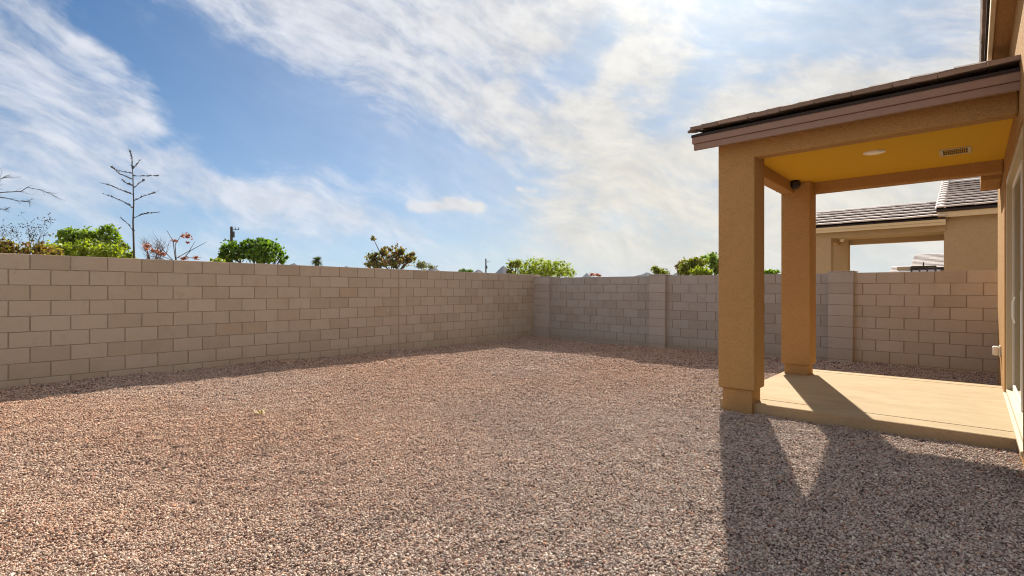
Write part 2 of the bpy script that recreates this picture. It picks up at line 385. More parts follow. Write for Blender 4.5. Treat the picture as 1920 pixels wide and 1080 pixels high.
# slab
PX1_ = -1.72; EDGE = mat_stucco('bounce tinted concrete', (.46, .31, .16), .5)  # warm bounce light on the shaded slab edge put into this colour
SX0, SX1, SY0, SY1, SZ = -2.12, .40, 5.86, 9.03, .10
def build_slab():
    o = SX0, SY0
    e = empty('patio_slab', H2W(-.9, 7.4, 0), HR); tag(e, kind='structure')
    for (a, b) in ((SY0, 6.13), (6.142, 8.80), (8.812, SY1)):
        mb = MB((-.9, 7.4, 0)); mb.box(SX0, SX1, a, b, -.25, SZ, .006); mb.build('slab_section', SLAB, e)
    mb = MB((-.9, 7.4, 0)); mb.box(PX1_ - .036, SX1, SY0 - .016, SY0 - .0005, -.25, SZ - .001, .004); mb.build('slab_edge_bounce', EDGE, e)  # added thin facing board that wears the painted bounce colour
build_slab()

# gravel stones: points carrying size and turn, one shape of stone per point by geometry nodes
def build_gravel():
    rng = np.random.default_rng(5)
    def cloud(n, dmin, dmax, smin, smax):
        d = np.sqrt(rng.uniform(dmin ** 2, dmax ** 2, n)); tt = rng.uniform(-1.12, 1.18, n)
        l = tt * d
        return l * CF - d * SF, l * SF + d * CF, d
    xs = []; ys = []; sc = []
    for dmin, dmax, dens, s0, s1 in ((1.75, 3.6, 13500, .0030, .0088), (3.6, 6.0, 9500, .0037, .0100), (6.0, 9.0, 5200, .0052, .0118), (9.0, 15.6, 2100, .0082, .0155)):
        n = int(dens * (dmax ** 2 - dmin ** 2) * 1.15)
        x, y, d = cloud(n, dmin, dmax, s0, s1)
        s = s0 + (s1 - s0) * rng.beta(1.5, 3.2, n); big = rng.random(n) < .02; s[big] *= rng.uniform(1.3, 1.9, big.sum())
        xs.append(x); ys.append(y); sc.append(s)
    x = np.concatenate(xs); y = np.concatenate(ys); s = np.concatenate(sc)
    hx = x * cH + y * sH; hy = -x * sH + y * cH
    ok = (x > XL + .005) & (y < wall_right_y(x) - .005) & (x < 1.6)
    ok &= ~((hx > SX0 - .004) & (hx < SX1) & (hy > SY0 - .004) & (hy < SY1 + .004))
    ok &= ~((hx > -2.085) & (hx < -1.735) & (hy > 5.765) & (hy < 6.1))
    ok &= ~((hx > .27) & (hy > 4.6) & (hy < 10.5))
    x, y, s = x[ok], y[ok], s[ok]; n = len(x)
    z = ground_z(x, y) + rng.uniform(-.008, .006, n)
    me = bpy.data.meshes.new('gravel'); me.vertices.add(n)
    me.vertices.foreach_set('co', np.c_[x, y, z].astype(np.float32).ravel())
    a = me.attributes.new('scl', 'FLOAT_VECTOR', 'POINT')
    sv = np.c_[s * rng.uniform(.85, 1.5, n), s * rng.uniform(.8, 1.15, n), s * rng.uniform(.55, .9, n)].astype(np.float32)
    a.data.foreach_set('vector', sv.ravel())
    a = me.attributes.new('turn', 'FLOAT_VECTOR', 'POINT')
    a.data.foreach_set('vector', np.c_[rng.normal(0, .38, n), rng.normal(0, .38, n), rng.uniform(0, 6.283, n)].astype(np.float32).ravel())
    me.materials.append(STONE); me.update()
    o = link('gravel', me); tag(o, 'crushed pinkish brown gravel covering the yard', 'gravel', kind='stuff')
    g = bpy.data.node_groups.new('scatter stones', 'GeometryNodeTree')
    g.interface.new_socket('Geometry', in_out='INPUT', socket_type='NodeSocketGeometry')
    g.interface.new_socket('Geometry', in_out='OUTPUT', socket_type='NodeSocketGeometry')
    N = g.nodes; L = g.links
    gi = N.new('NodeGroupInput'); go = N.new('NodeGroupOutput')
    join = N.new('GeometryNodeJoinGeometry')
    for k in range(6):
        ico = N.new('GeometryNodeMeshIcoSphere'); ico.inputs['Radius'].default_value = 1.0; ico.inputs['Subdivisions'].default_value = 2
        pos = N.new('GeometryNodeInputPosition')
        add = N.new('ShaderNodeVectorMath'); add.operation = 'ADD'; add.inputs[1].default_value = (k * 7.3, k * 3.1, k * 5.7)
        L.new(pos.outputs[0], add.inputs[0])
        vo = N.new('ShaderNodeTexVoronoi'); vo.inputs['Scale'].default_value = 1.15; vo.feature = 'F1'
        L.new(add.outputs[0], vo.inputs['Vector'])
        sub = N.new('ShaderNodeMath'); sub.operation = 'MULTIPLY_ADD'; sub.inputs[1].default_value = -.75; sub.inputs[2].default_value = 1.32
        L.new(vo.outputs['Distance'], sub.inputs[0])
        mul = N.new('ShaderNodeVectorMath'); mul.operation = 'SCALE'; L.new(pos.outputs[0], mul.inputs[0]); L.new(sub.outputs[0], mul.inputs['Scale'])
        sp = N.new('GeometryNodeSetPosition'); L.new(ico.outputs['Mesh'], sp.inputs['Geometry']); L.new(mul.outputs[0], sp.inputs['Position'])
        sm = N.new('GeometryNodeSetMaterial'); sm.inputs['Material'].default_value = STONE; L.new(sp.outputs[0], sm.inputs['Geometry'])
        ti = N.new('GeometryNodeGeometryToInstance'); L.new(sm.outputs[0], ti.inputs[0]); L.new(ti.outputs[0], join.inputs[0])
    m2p = N.new('GeometryNodeMeshToPoints'); L.new(gi.outputs[0], m2p.inputs['Mesh'])
    iop = N.new('GeometryNodeInstanceOnPoints'); L.new(m2p.outputs[0], iop.inputs['Points']); L.new(join.outputs[0], iop.inputs['Instance'])
    iop.inputs['Pick Instance'].default_value = True
    rv = N.new('FunctionNodeRandomValue'); rv.data_type = 'INT'
    rv.inputs[4].default_value = 0; rv.inputs[5].default_value = 5
    L.new(rv.outputs[2], iop.inputs['Instance Index'])
    a1 = N.new('GeometryNodeInputNamedAttribute'); a1.data_type = 'FLOAT_VECTOR'; a1.inputs['Name'].default_value = 'turn'
    a2 = N.new('GeometryNodeInputNamedAttribute'); a2.data_type = 'FLOAT_VECTOR'; a2.inputs['Name'].default_value = 'scl'
    L.new(a1.outputs[0], iop.inputs['Rotation']); L.new(a2.outputs[0], iop.inputs['Scale'])
    L.new(iop.outputs[0], go.inputs[0])
    md = o.modifiers.new('scatter', 'NODES'); md.node_group = g
    print('stones', n)
build_gravel()

# ------------------------------------------------------------------ block walls
BW, BH, TH = .4064, .2032, .20
rnd = random.Random(3)
mesh_cache = {}
def block_mesh(L, variant, h=BH, th=TH, jv=.013, jh=.007, mat=None):
    mat = mat or BLOCK; k = (round(L, 3), variant, round(h, 3), round(th, 3), mat.name)
    if k in mesh_cache: return mesh_cache[k]
    mb = MB(); mb.box(-L / 2 + jv / 2, L / 2 - jv / 2, -th / 2, th / 2, -h / 2 + jh / 2, h / 2 - jh / 2, .0035)
    r = random.Random(variant * 31 + int(L * 1000))
    for v in mb.v: v += Vector((r.uniform(-.0012, .0012), r.uniform(-.0012, .0012), r.uniform(-.0008, .0008)))
    me = mb.mesh('block'); me.materials.append(mat); mesh_cache[k] = me; return me
def lay(parent, u0, u1, z_top, rows, joint, name='block', th=TH, v0=0.0, phase=0, mat=None):
    """running bond from u0 to u1 along local X; joint = one upright joint of the top course"""
    for r in range(rows):
        j = joint + (BW / 2 if (r + phase) % 2 else 0)
        k0 = math.floor((u0 - j) / BW); edges = [u0]
        u = j + BW * (k0 + 1)
        while u < u1 - .03:
            if u > u0 + .03: edges.append(u)
            u += BW
        edges.append(u1)
        for a, b in zip(edges[:-1], edges[1:]):
            o = link(name, block_mesh(b - a, rnd.randrange(4), th=th, mat=mat), parent)
            o.location = ((a + b) / 2, v0 + rnd.uniform(-.0022, .0022), z_top - BH * (r + .5))
            o.rotation_euler = (rnd.uniform(-.003, .003), 0, rnd.uniform(-.003, .003))

def build_left_wall():
    # local X runs along the yard away from the camera; the face looks to the yard
    e = empty('block_wall', (XL - TH / 2, 0, 0), rad(90)); ztop = 1.791
    tag(e, 'long grey brown concrete block wall running down the left side of the yard', 'wall', 'block walls round the yard')
    lay(e, -1.0, 6.93, ztop, 9, 1.0376 + .0)
    lay(e, 6.942, 12.05, ztop, 9, 6.942, phase=0)
    mb = MB(); mb.box(-1.0, 12.05, -TH / 2 + .011, TH / 2 - .011, -.3, ztop - .008); mb.build('mortar', MORTAR, e)
build_left_wall()

def build_right_wall():
    th = math.atan(-.0684); c = math.cos(th)
    X0 = XL - .1
    e = empty('block_wall', (X0, wall_right_y(X0) + TH / 2 / c, 0), th, .006)
    tag(e, 'concrete block wall with three pilasters crossing the back of the yard behind the patio', 'wall', 'block walls round the yard')
    U = lambda x: (x - X0) / c
    zt = 1.641 + .058
    # pilaster extents from where they stand
    def ux(px):
        t = (px - CX) / F; dx = t * CF - SF; dy = t * SF + CF
        d = (11.22 - .06) / (dy + .0684 * dx); return U(d * dx)
    pil = [(U(XL) + .0, ux(1031)), (ux(1219), ux(1249)), (ux(1554), ux(1601))]
    ends = U(2.6)
    lay(e, pil[0][1] - .02, pil[1][0] + .02, zt, 9, U(-8.2466), mat=BLOCK_COOL_LIGHT)
    lay(e, pil[1][1] - .02, pil[2][0] + .02, zt, 9, U(-4.7125), mat=BLOCK_COOL_LIGHT)
    lay(e, pil[2][1] - .02, ends, zt, 9, U(-1.0025), mat=BLOCK_WARM_LIGHT)
    mb = MB(); mb.box(0, ends, -TH / 2 + .011, TH / 2 - .011, -.35, zt - .008); mb.build('mortar', MORTAR, e)
    for k, (a, b) in enumerate(pil):
        mb = MB(); mb.box(a + .008, b - .008, -TH / 2 - .085, TH / 2 + .05, -.35, zt + .0); p = mb.build('pilaster', MORTAR, e)
        for r in range(9):
            o = link('block', block_mesh(b - a, 7 + rnd.randrange(3), th=TH + .20, jv=0, jh=.004, mat=BLOCK_PIL), p)
            o.location = ((a + b) / 2, -.008, zt + .012 - BH * (r + .5))
        m2 = MB(); m2.box(a - .012, b + .012, -TH / 2 - .108, TH / 2 + .06, zt + .013, zt + .032, .004); m2.build('cap', BLOCK_PIL, p)
build_right_wall()

# ------------------------------------------------------------------ tiled slopes
def clip(poly, a, b, c):
    """keep the part of a polygon with a*u + b*v <= c"""
    out = []
    for i in range(len(poly)):
        p, q = poly[i], poly[(i + 1) % len(poly)]
        dp = a * p[0] + b * p[1] - c; dq = a * q[0] + b * q[1] - c
        if dp <= 0: out.append(p)
        if (dp < 0 < dq) or (dq < 0 < dp):
            k = dp / (dp - dq); out.append((p[0] + (q[0] - p[0]) * k, p[1] + (q[1] - p[1]) * k))
    return out
def tile_slope(origin, eu, ev, en, width, rise_len, planes, tw, tl, off, th=.034, seed=1, jit=.004):
    """yields meshes' vertex/face lists for the flat tiles of one slope"""
    r = random.Random(seed); rows = int(math.ceil(rise_len / tl)); res = []
    O, U, V, Nn = Vector(origin), Vector(eu), Vector(ev), Vector(en)
    for j in range(rows):
        v0 = j * tl - .015; v1 = min((j + 1) * tl + .03, rise_len)
        sh = (tw / 2 if j % 2 else 0)
        u = -tw + sh
        while u < width:
            a, b = max(u + .003, 0), min(u + tw - .003, width)
            u += tw
            if b - a < .03: continue
            poly = [(a, v0), (b, v0), (b, v1), (a, v1)]
            for pl in planes: poly = clip(poly, *pl) if poly else poly
            if len(poly) < 3: continue
            dz = r.uniform(-jit, jit); tilt = r.uniform(-.004, .004)
            um = (a + b) / 2
            def hh(p): return .060 - .056 * (p[1] - v0) / tl + dz + tilt * (p[0] - um) / tw * 2
            bot = [O + U * p[0] + V * p[1] + Nn * (hh(p) - th * .5) for p in poly]
            top = [O + U * p[0] + V * p[1] + Nn * (hh(p) + th * .5) for p in poly]
            m = len(poly)
            res.append((bot + top, [tuple(range(m))[::-1], tuple(range(m, 2 * m))] + [(i, (i + 1) % m, m + (i + 1) % m, m + i) for i in range(m)]))
    return res
def cap_run(a, b, n, width=.13, th=.022, rise=.045, overlap=.05, lift=.004):
    """ridge or hip caps from a (low end) to b, each a bent tile overlapping the one below"""
    a, b = Vector(a), Vector(b); t = (b - a).normalized(); side = t.cross(Vector((0, 0, 1))).normalized(); up = side.cross(t).normalized()
    L = (b - a).length / n; out = []
    for i in range(n):
        p0 = a + t * (L * i - .01); p1 = a + t * (L * (i + 1) + overlap)
        vs = []
        for p, l in ((p0, lift + .020), (p1, lift)):
            for s, h in ((-1, -rise), (-.55, -.012), (0, 0), (.55, -.012), (1, -rise)):
                vs.append(p + side * (s * width) + up * (h + l + rise)); 
            for s, h in ((-1, -rise), (-.55, -.012), (0, 0), (.55, -.012), (1, -rise)):
                vs.append(p + side * (s * width) + up * (h + l + rise - th))
        fs = []
        for k in range(4):
            fs += [(k, k + 1, 11 + k, 10 + k), (5 + k, 15 + k, 16 + k, 6 + k), (k, 5 + k, 6 + k, k + 1), (10 + k, 11 + k, 16 + k, 15 + k)]
        fs += [(0, 10, 15, 5), (4, 9, 19, 14)]
        out.append((vs, fs))
    return out
SL = 1 / 3.0; NL = math.hypot(1, SL)
def make(name, vf, mat, parent, off, smooth=False):
    mb = MB(off); mb.poly(*vf); return mb.build(name, mat, parent, smooth)

# ------------------------------------------------------------------ the house with its patio cover
def profile_board(mb, x0, x1, y0, y1, z0, z1): mb.box(x0, x1, y0, y1, z0, z1, .005)

XW = .27
PX0, PX1 = -2.10, -1.72
C1 = (5.75, 6.11); C2 = (8.25, 8.61)
BZ, CEZ = CZ + 1.425, CZ + 1.575
FZ = CZ + 1.56
EX, EY0, EY1 = -2.30, 5.57, 8.79
def patio_cover(e, off, stucco, ceil, fascia, tile, dx=0.0, dy=0.0, xw=XW, fine=True, base=None):
    def b(name, mat, *bx, bev=.012, par=None):
        mb = MB(off)
        for q in bx: mb.box(q[0] + dx, q[1] + dx, q[2] + dy, q[3] + dy, q[4], q[5], bev)
        return mb.build(name, mat, par or e)
    for (y0, y1) in (C1, C2):
        c = b('column', stucco, (PX0, PX1, y0, y1, .246, CEZ + .119), bev=.016)
        i = .034
        b('plinth', stucco, (PX0 + i, PX1 - i, y0 + i, y1 - i, -.25, .247), bev=.012, par=c)
    bw = .165
    top = CEZ + .12
    b('beam', stucco, (PX1 - .03, xw, C1[0] + .002, C1[0] + bw, BZ - .002, top), bev=.018)
    b('beam', stucco, (PX0 + .002, PX0 + bw, C1[1] - .03, C2[0] + .03, BZ - .002, top), bev=.016)
    b('beam', stucco, (PX1 - .03, xw, C2[1] - bw, C2[1] - .002, BZ - .002, top), bev=.016)
    b('ceiling', ceil, (PX0 + bw - .01, xw, C1[0] + bw - .01, C2[1] - bw + .01, CEZ, CEZ + .03), bev=0)
    # fascia: a lower trim board and a wider board proud of it; the gable end carries the same boards up its rake
    mb = MB(off); ymid_ = (EY0 + EY1) / 2 + dy
    for k, (z0, z1, g) in enumerate(((FZ, FZ + .066, 0.0), (FZ + .068, FZ + .150, .014))):
        x0, y0, y1 = EX - g + dx, EY0 - g + dy, EY1 + g + dy
        mb.box(x0, xw + dx, y0, y0 + .035, z0, z1, .003)
        mb.box(x0, xw + dx, y1 - .035, y1, z0, z1, .003)
        rise = (ymid_ - y0) * SL
        for (ya, yb) in ((y0 + .036, ymid_), (y1 - .036, ymid_)):
            vs = [(x, y, z) for x in (x0 - .001, x0 + .034) for (y, z) in ((ya, z0 + .012), (yb, z0 + rise), (yb, z1 + rise), (ya, z1 + .012))]
            mb.poly(vs, [(0, 1, 2, 3), (7, 6, 5, 4), (0, 4, 5, 1), (1, 5, 6, 2), (2, 6, 7, 3), (3, 7, 4, 0)])
    mb.build('fascia', fascia, e)
    b('soffit', stucco, (EX + .03, xw, EY0 + .03, C1[0] + .002, FZ + .05, FZ + .065), bev=0)
    b('soffit', stucco, (EX + .03, xw, C2[1] - .002, EY1 - .03, FZ + .05, FZ + .065), bev=0)
    mb = MB(off); gx0, gx1 = PX0 + .004 + dx, PX0 + .16 + dx; ya, yb = C1[0] + .004 + dy, C2[1] - .004 + dy; zt = top - .002; pk = FZ + .12 + (ymid_ - EY0 - dy) * SL
    za = FZ + .12 + (ya - EY0 - dy) * SL
    vs = [(x, y, z) for x in (gx0, gx1) for (y, z) in ((ya, zt), (yb, zt), (yb, za), (ymid_, pk), (ya, za))]
    mb.poly(vs, [(0, 1, 2, 3, 4), (9, 8, 7, 6, 5), (0, 5, 6, 1), (1, 6, 7, 2), (2, 7, 8, 3), (3, 8, 9, 4), (4, 9, 5, 0)]); mb.build('gable_wall', stucco, e)
    # roof deck
    z0 = FZ + .165; o = .02; x0, y0, y1 = EX - o + dx, EY0 - o + dy, EY1 + o + dy; half = (y1 - y0) / 2; zr = z0 + half * SL; ym = (y0 + y1) / 2; X1 = xw + dx
    mb = MB(off); t = .03
    vs = [(x0, y0, z0), (X1, y0, z0), (X1, ym, zr), (x0, ym, zr), (x0, y1, z0), (X1, y1, z0)]
    lo = [(v[0], v[1], v[2] - t) for v in vs]
    fs = [(0, 1, 2, 3), (4, 3, 2, 5), (6, 9, 8, 7), (10, 11, 8, 9), (0, 6, 7, 1), (5, 11, 10, 4), (0, 3, 9, 6), (3, 4, 10, 9), (1, 7, 8, 2), (2, 8, 11, 5)]
    mb.poly(vs + lo, fs); roof = mb.build('roof', DARK, e)
    sl = half * NL; n1 = Vector((0, -SL, 1)).normalized(); v1 = Vector((0, 1, SL)).normalized()
    tiles = tile_slope((x0, y0, z0 + .012), (1, 0, 0), v1, n1, X1 - x0, sl, [], .30, .335, 0, seed=4)
    n2 = Vector((0, SL, 1)).normalized(); v2 = Vector((0, -1, SL)).normalized()
    tl = tile_slope((x0, y1, z0 + .012), (1, 0, 0), v2, n2, min(X1 - x0, 1.3), sl, [], .30, .335, 0, seed=9)
    caps = cap_run((x0 + .05, y0 + .0, z0 + .028), (x0 + .05, ym, zr + .028), 8, width=.085, rise=.03)
    caps2 = cap_run((x0 + .0, ym, zr + .03), (X1 - .05, ym, zr + .03), max(3, int((X1 - x0) / .33)))
    if fine:
        for q in tiles + tl: make('roof_tile', q, tile, roof, off)
        for q in caps: make('verge_cap', q, tile, roof, off)
        for q in caps2: make('ridge_cap', q, tile, roof, off)
    else:
        mb = MB(off)
        for q in tiles + tl: mb.poly(*q)
        tag(mb.build('roof_tiles', tile, roof), kind='stuff')
        for q in caps: make('verge_cap', q, tile, roof, off)
        for q in caps2: make('ridge_cap', q, tile, roof, off)
    return roof

def build_house():
    off = (4.0, 7.5, 0)
    e = empty('stucco_house', H2W(*off), HR)
    tag(e, 'tan stucco house at the right edge with a tiled patio cover on two columns', 'house')
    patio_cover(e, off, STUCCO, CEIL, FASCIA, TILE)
    DY0, DY1, DZ0, DZ1 = 5.30, 8.27, SZ, CZ + 1.29
    Y0, Y1, X1 = 4.6, 10.5, 8.5; ZT = CZ + 2.42
    mb = MB(off); t = .14
    mb.box(XW, XW + t, Y0, DY0, -.25, ZT, .008); mb.box(XW, XW + t, DY1, Y1, -.25, ZT, .02)
    mb.box(XW, XW + t, DY0 - .0, DY1 + .0, DZ1, ZT - .001); mb.box(XW + .001, XW + t, DY0, DY1, -.25, DZ0 - .002)
    mb.box(XW + t, X1, Y0 + .001, Y0 + t, -.25, ZT); mb.box(XW + t, X1, Y1 - t, Y1 - .001, -.25, ZT); mb.box(X1 - t, X1, Y0 + t, Y1 - t, -.25, ZT)
    mb.build('wall', STUCCO, e)
    mb = MB(off); mb.box(XW + t + .01, X1 - t - .01, Y0 + t + .01, Y1 - t - .01, -.02, .08); mb.build('interior_floor', DARKROOM, e)
    mb = MB(off); mb.box(2.6, 2.7, Y0 + t, Y1 - t, .081, ZT - .03); mb.build('interior_wall', DARKROOM, e)
    # main roof: soffit, fascia, tiled slope rising away from the patio
    ex = .11
    mb = MB(off); mb.box(ex + .03, X1 + .16, Y0 - .16, Y1 + .16, ZT + .001, ZT + .02); mb.build('soffit', STUCCO, e)
    mb = MB(off); mb.box(ex, ex + .035, Y0 - .2, Y1 + .2, ZT - .02, ZT + .16, .004); mb.box(ex + .036, X1, Y0 - .2, Y0 - .165, ZT - .02, ZT + .16, .004); mb.box(ex + .036, X1, Y1 + .165, Y1 + .2, ZT - .02, ZT + .16, .004)
    mb.build('fascia', FASCIA_N, e)
    z0 = ZT + .175; x0 = ex - .02; xm = (XW + X1) / 2; zr = z0 + (xm - x0) * SL
    mb = MB(off); A, B_ = Y0 - .22, Y1 + .22
    vs = [(x0, A, z0), (x0, B_, z0), (xm, B_, zr), (xm, A, zr), (2 * xm - x0, A, z0), (2 * xm - x0, B_, z0)]; lo = [(a, b, c - .03) for a, b, c in vs]
    mb.poly(vs + lo, [(0, 1, 2, 3), (3, 2, 5, 4), (6, 9, 8, 7), (9, 10, 11, 8), (0, 6, 7, 1), (4, 5, 11, 10), (0, 3, 9, 6), (3, 4, 10, 9), (1, 7, 8, 2), (2, 8, 11, 5)])
    roof = mb.build('roof', DARK, e)
    nl = Vector((-SL, 0, 1)).normalized(); vl = Vector((1, 0, SL)).normalized()
    for q in tile_slope((x0, B_, z0 + .012), (0, -1, 0), vl, nl, B_ - A, .6, [], .30, .335, 0, th=.045, seed=12): make('roof_tile', q, TILE, roof, off)
    mb = MB(off)
    for q in tile_slope((x0 + .6 / NL, B_, z0 + .012 + .6 * SL / NL), (0, -1, 0), vl, nl, B_ - A, (xm - x0) * NL - .6, [], .30, .335, 0, seed=13): mb.poly(*q)
    tag(mb.build('roof_tiles', TILE, roof), kind='stuff')
    mb = MB(off); mb.box(.07, XW - .002, 8.83, 9.7, CZ + 1.40, CZ + 1.62, .012); mb.build('eave_return', STUCCO, e)
    # sliding door set into the wall
    d = MB(off); xf0, xf1 = XW + .012, XW + .135
    d.box(xf0, xf1, DY1 - .06, DY1 - .001, DZ0 + .03, DZ1 - .001, .004); d.box(xf0, xf1, DY0 + .001, DY0 + .06, DZ0 + .03, DZ1 - .001, .004)
    d.box(xf0, xf1, DY0 + .061, DY1 - .061, DZ1 - .06, DZ1 - .001, .004); d.box(xf0, xf1, DY0 + .061, DY1 - .061, DZ0 + .03, DZ0 + .075, .004)
    door = d.build('sliding_door', VINYL, e)
    ymid = (DY0 + DY1) / 2
    for (a, b, xo) in ((ymid - .03, DY1 - .062, .068), (DY0 + .062, ymid + .03, .098)):
        m = MB(off); x0 = xf0 + xo - .018; x1 = x0 + .026; zz0, zz1 = DZ0 + .078, DZ1 - .062
        m.box(x0, x1, a, a + .055, zz0, zz1, .003); m.box(x0, x1, b - .055, b, zz0, zz1, .003)
        m.box(x0, x1, a + .056, b - .056, zz1 - .055, zz1, .003); m.box(x0, x1, a + .056, b - .056, zz0, zz0 + .07, .003)
        m.build('door_frame', WHITE, door)
        g = MB(off); g.box(x0 + .010, x0 + .016, a + .05, b - .05, zz0 + .06, zz1 - .05); g.build('glass_pane', GLASS, door)
    bl = MB(off); bl.box(XW + .165, XW + .171, DY0 + .02, DY1 - .02, DZ0 + .06, DZ1 - .02); bl.build('roller_blind', BLIND, e)
    xf0 += .04
    h = MB(off); h.tube([(xf0 - .03, ymid + .05, 1.0), (xf0 - .045, ymid + .05, 1.05), (xf0 - .045, ymid + .05, 1.2), (xf0 - .03, ymid + .05, 1.25)], .008, 6); h.build('handle', WHITE, door)
    s = MB(off); s.box(XW - .012, XW + .135, DY0 + .002, DY1 + .02, DZ0 - .01, DZ0 + .028, .006); s.build('door_sill', VINYL, e)
build_house()

# fittings on the patio
def disc(mb, c, r, z0, z1, n=28):
    mb.poly([(c[0] + r * math.cos(2 * math.pi * k / n), c[1] + r * math.sin(2 * math.pi * k / n), z) for z in (z0, z1) for k in range(n)],
            [tuple(range(n)), tuple(range(n, 2 * n))] + [(k, (k + 1) % n, n + (k + 1) % n, n + k) for k in range(n)])
def hpix(px, py, z):
    """house-frame spot of the ceiling or slab at height z seen at a pixel"""
    d = (z - CZ) / ((HY - py) / F); p = at(px, py, d); return W2H(p.x, p.y)
def build_fittings():
    c = hpix(1639, 285, CEZ)
    e = empty('recessed_light', H2W(c[0], c[1], CEZ), HR); tag(e, 'round white recessed light in the patio ceiling', 'ceiling light')
    mb = MB(); disc(mb, (0, 0), .105, -.008, -.001); disc(mb, (0, 0), .097, -.012, -.0081); mb.build('trim_ring', WHITE, e)
    mb = MB(); disc(mb, (0, 0), .075, -.016, -.0122); mb.build('lens', LENS, e)
    c = hpix(1791, 283, CEZ)
    e = empty('ceiling_vent', H2W(c[0], c[1], CEZ), HR); tag(e, 'rectangular grille vent in the patio ceiling', 'vent')
    mb = MB(); w, h = .135, .165
    for q in ((-w, w, -h, -h + .03), (-w, w, h - .03, h), (-w, -w + .03, -h + .0301, h - .0301), (w - .03, w, -h + .0301, h - .0301)): mb.box(q[0], q[1], q[2], q[3], -.009, -.001)
    mb.build('frame', VINYL, e)
    mb = MB(); mb.box(-w + .029, w - .029, -h + .029, h - .029, -.002, -.001); mb.build('duct_opening', DARK, e)
    for k in range(2):
        y = -h + .03 + (2 * h - .06) * (k + 1) / 3
        mb = MB(); mb.box(-w + .03, w - .03, y - .004, y + .004, -.0036, -.0021); mb.build('slat', CEIL, e)
    for k in range(11):
        x = -w + .03 + (2 * w - .06) * (k + 1) / 12
        mb = MB(); mb.box(x - .0022, x + .0022, -h + .03, h - .03, -.0034, -.0022); mb.build('bar', CEIL, e)
    # black camera / floodlight on the far column under the beam
    y = C2[0]; p = None
    t = (1487 - CX) / F
    # column face plane y = C2[0] in the house frame
    dxh = t * math.cos(rad(41.9)) - math.sin(rad(41.9)); dyh = t * math.sin(rad(41.9)) + math.cos(rad(41.9)); d = y / dyh; x = d * dxh + .03; z = CZ + (HY - 345) / F * d
    e = empty('security_camera', H2W(x, y, z), HR); tag(e, 'small black dome camera fixed high on the far patio column', 'camera')
    mb = MB(); mb.box(-.045, .025, -.018, -.001, -.03, .055, .006); mb.tube([(-.01, -.01, .03), (.0, -.05, .03), (.01, -.07, .0)], .014, 8); mb.build('bracket', BLACK, e)
    bm = bmesh.new(); bmesh.ops.create_uvsphere(bm, u_segments=18, v_segments=12, radius=.048)
    for v in bm.verts: v.co = Vector((v.co.x + .02, v.co.y - .085, v.co.z - .02))
    me = bpy.data.meshes.new('dome'); bm.to_mesh(me); bm.free(); me.polygons.foreach_set('use_smooth', [True] * len(me.polygons)); link('dome', me, e, BLACK); e.scale = (1.4, 1.4, 1.4)
    mb = MB(); disc(mb, (0, 0), .026, -.004, .004, 16); o = mb.build('lens', mat_plain('dark lens', (.03, .035, .06), .08, spec=.8), e); o.location = (.03, -.131, -.03); o.rotation_euler = (rad(90), 0, 0)
    # weatherproof outlet cover on the sunlit strip of wall
    e = empty('outlet_cover', H2W(XW, 9.25, CZ - .78), HR); tag(e, 'white weatherproof outlet cover on the wall beside the glass door', 'outlet')
    mb = MB(); mb.box(-.02, -.001, -.055, .055, -.075, .075, .006); mb.build('back_plate', WHITE, e)
    mb = MB(); mb.box(-.085, -.0205, -.045, .045, -.055, .065, .018); mb.build('cover', WHITE, e)
build_fittings()

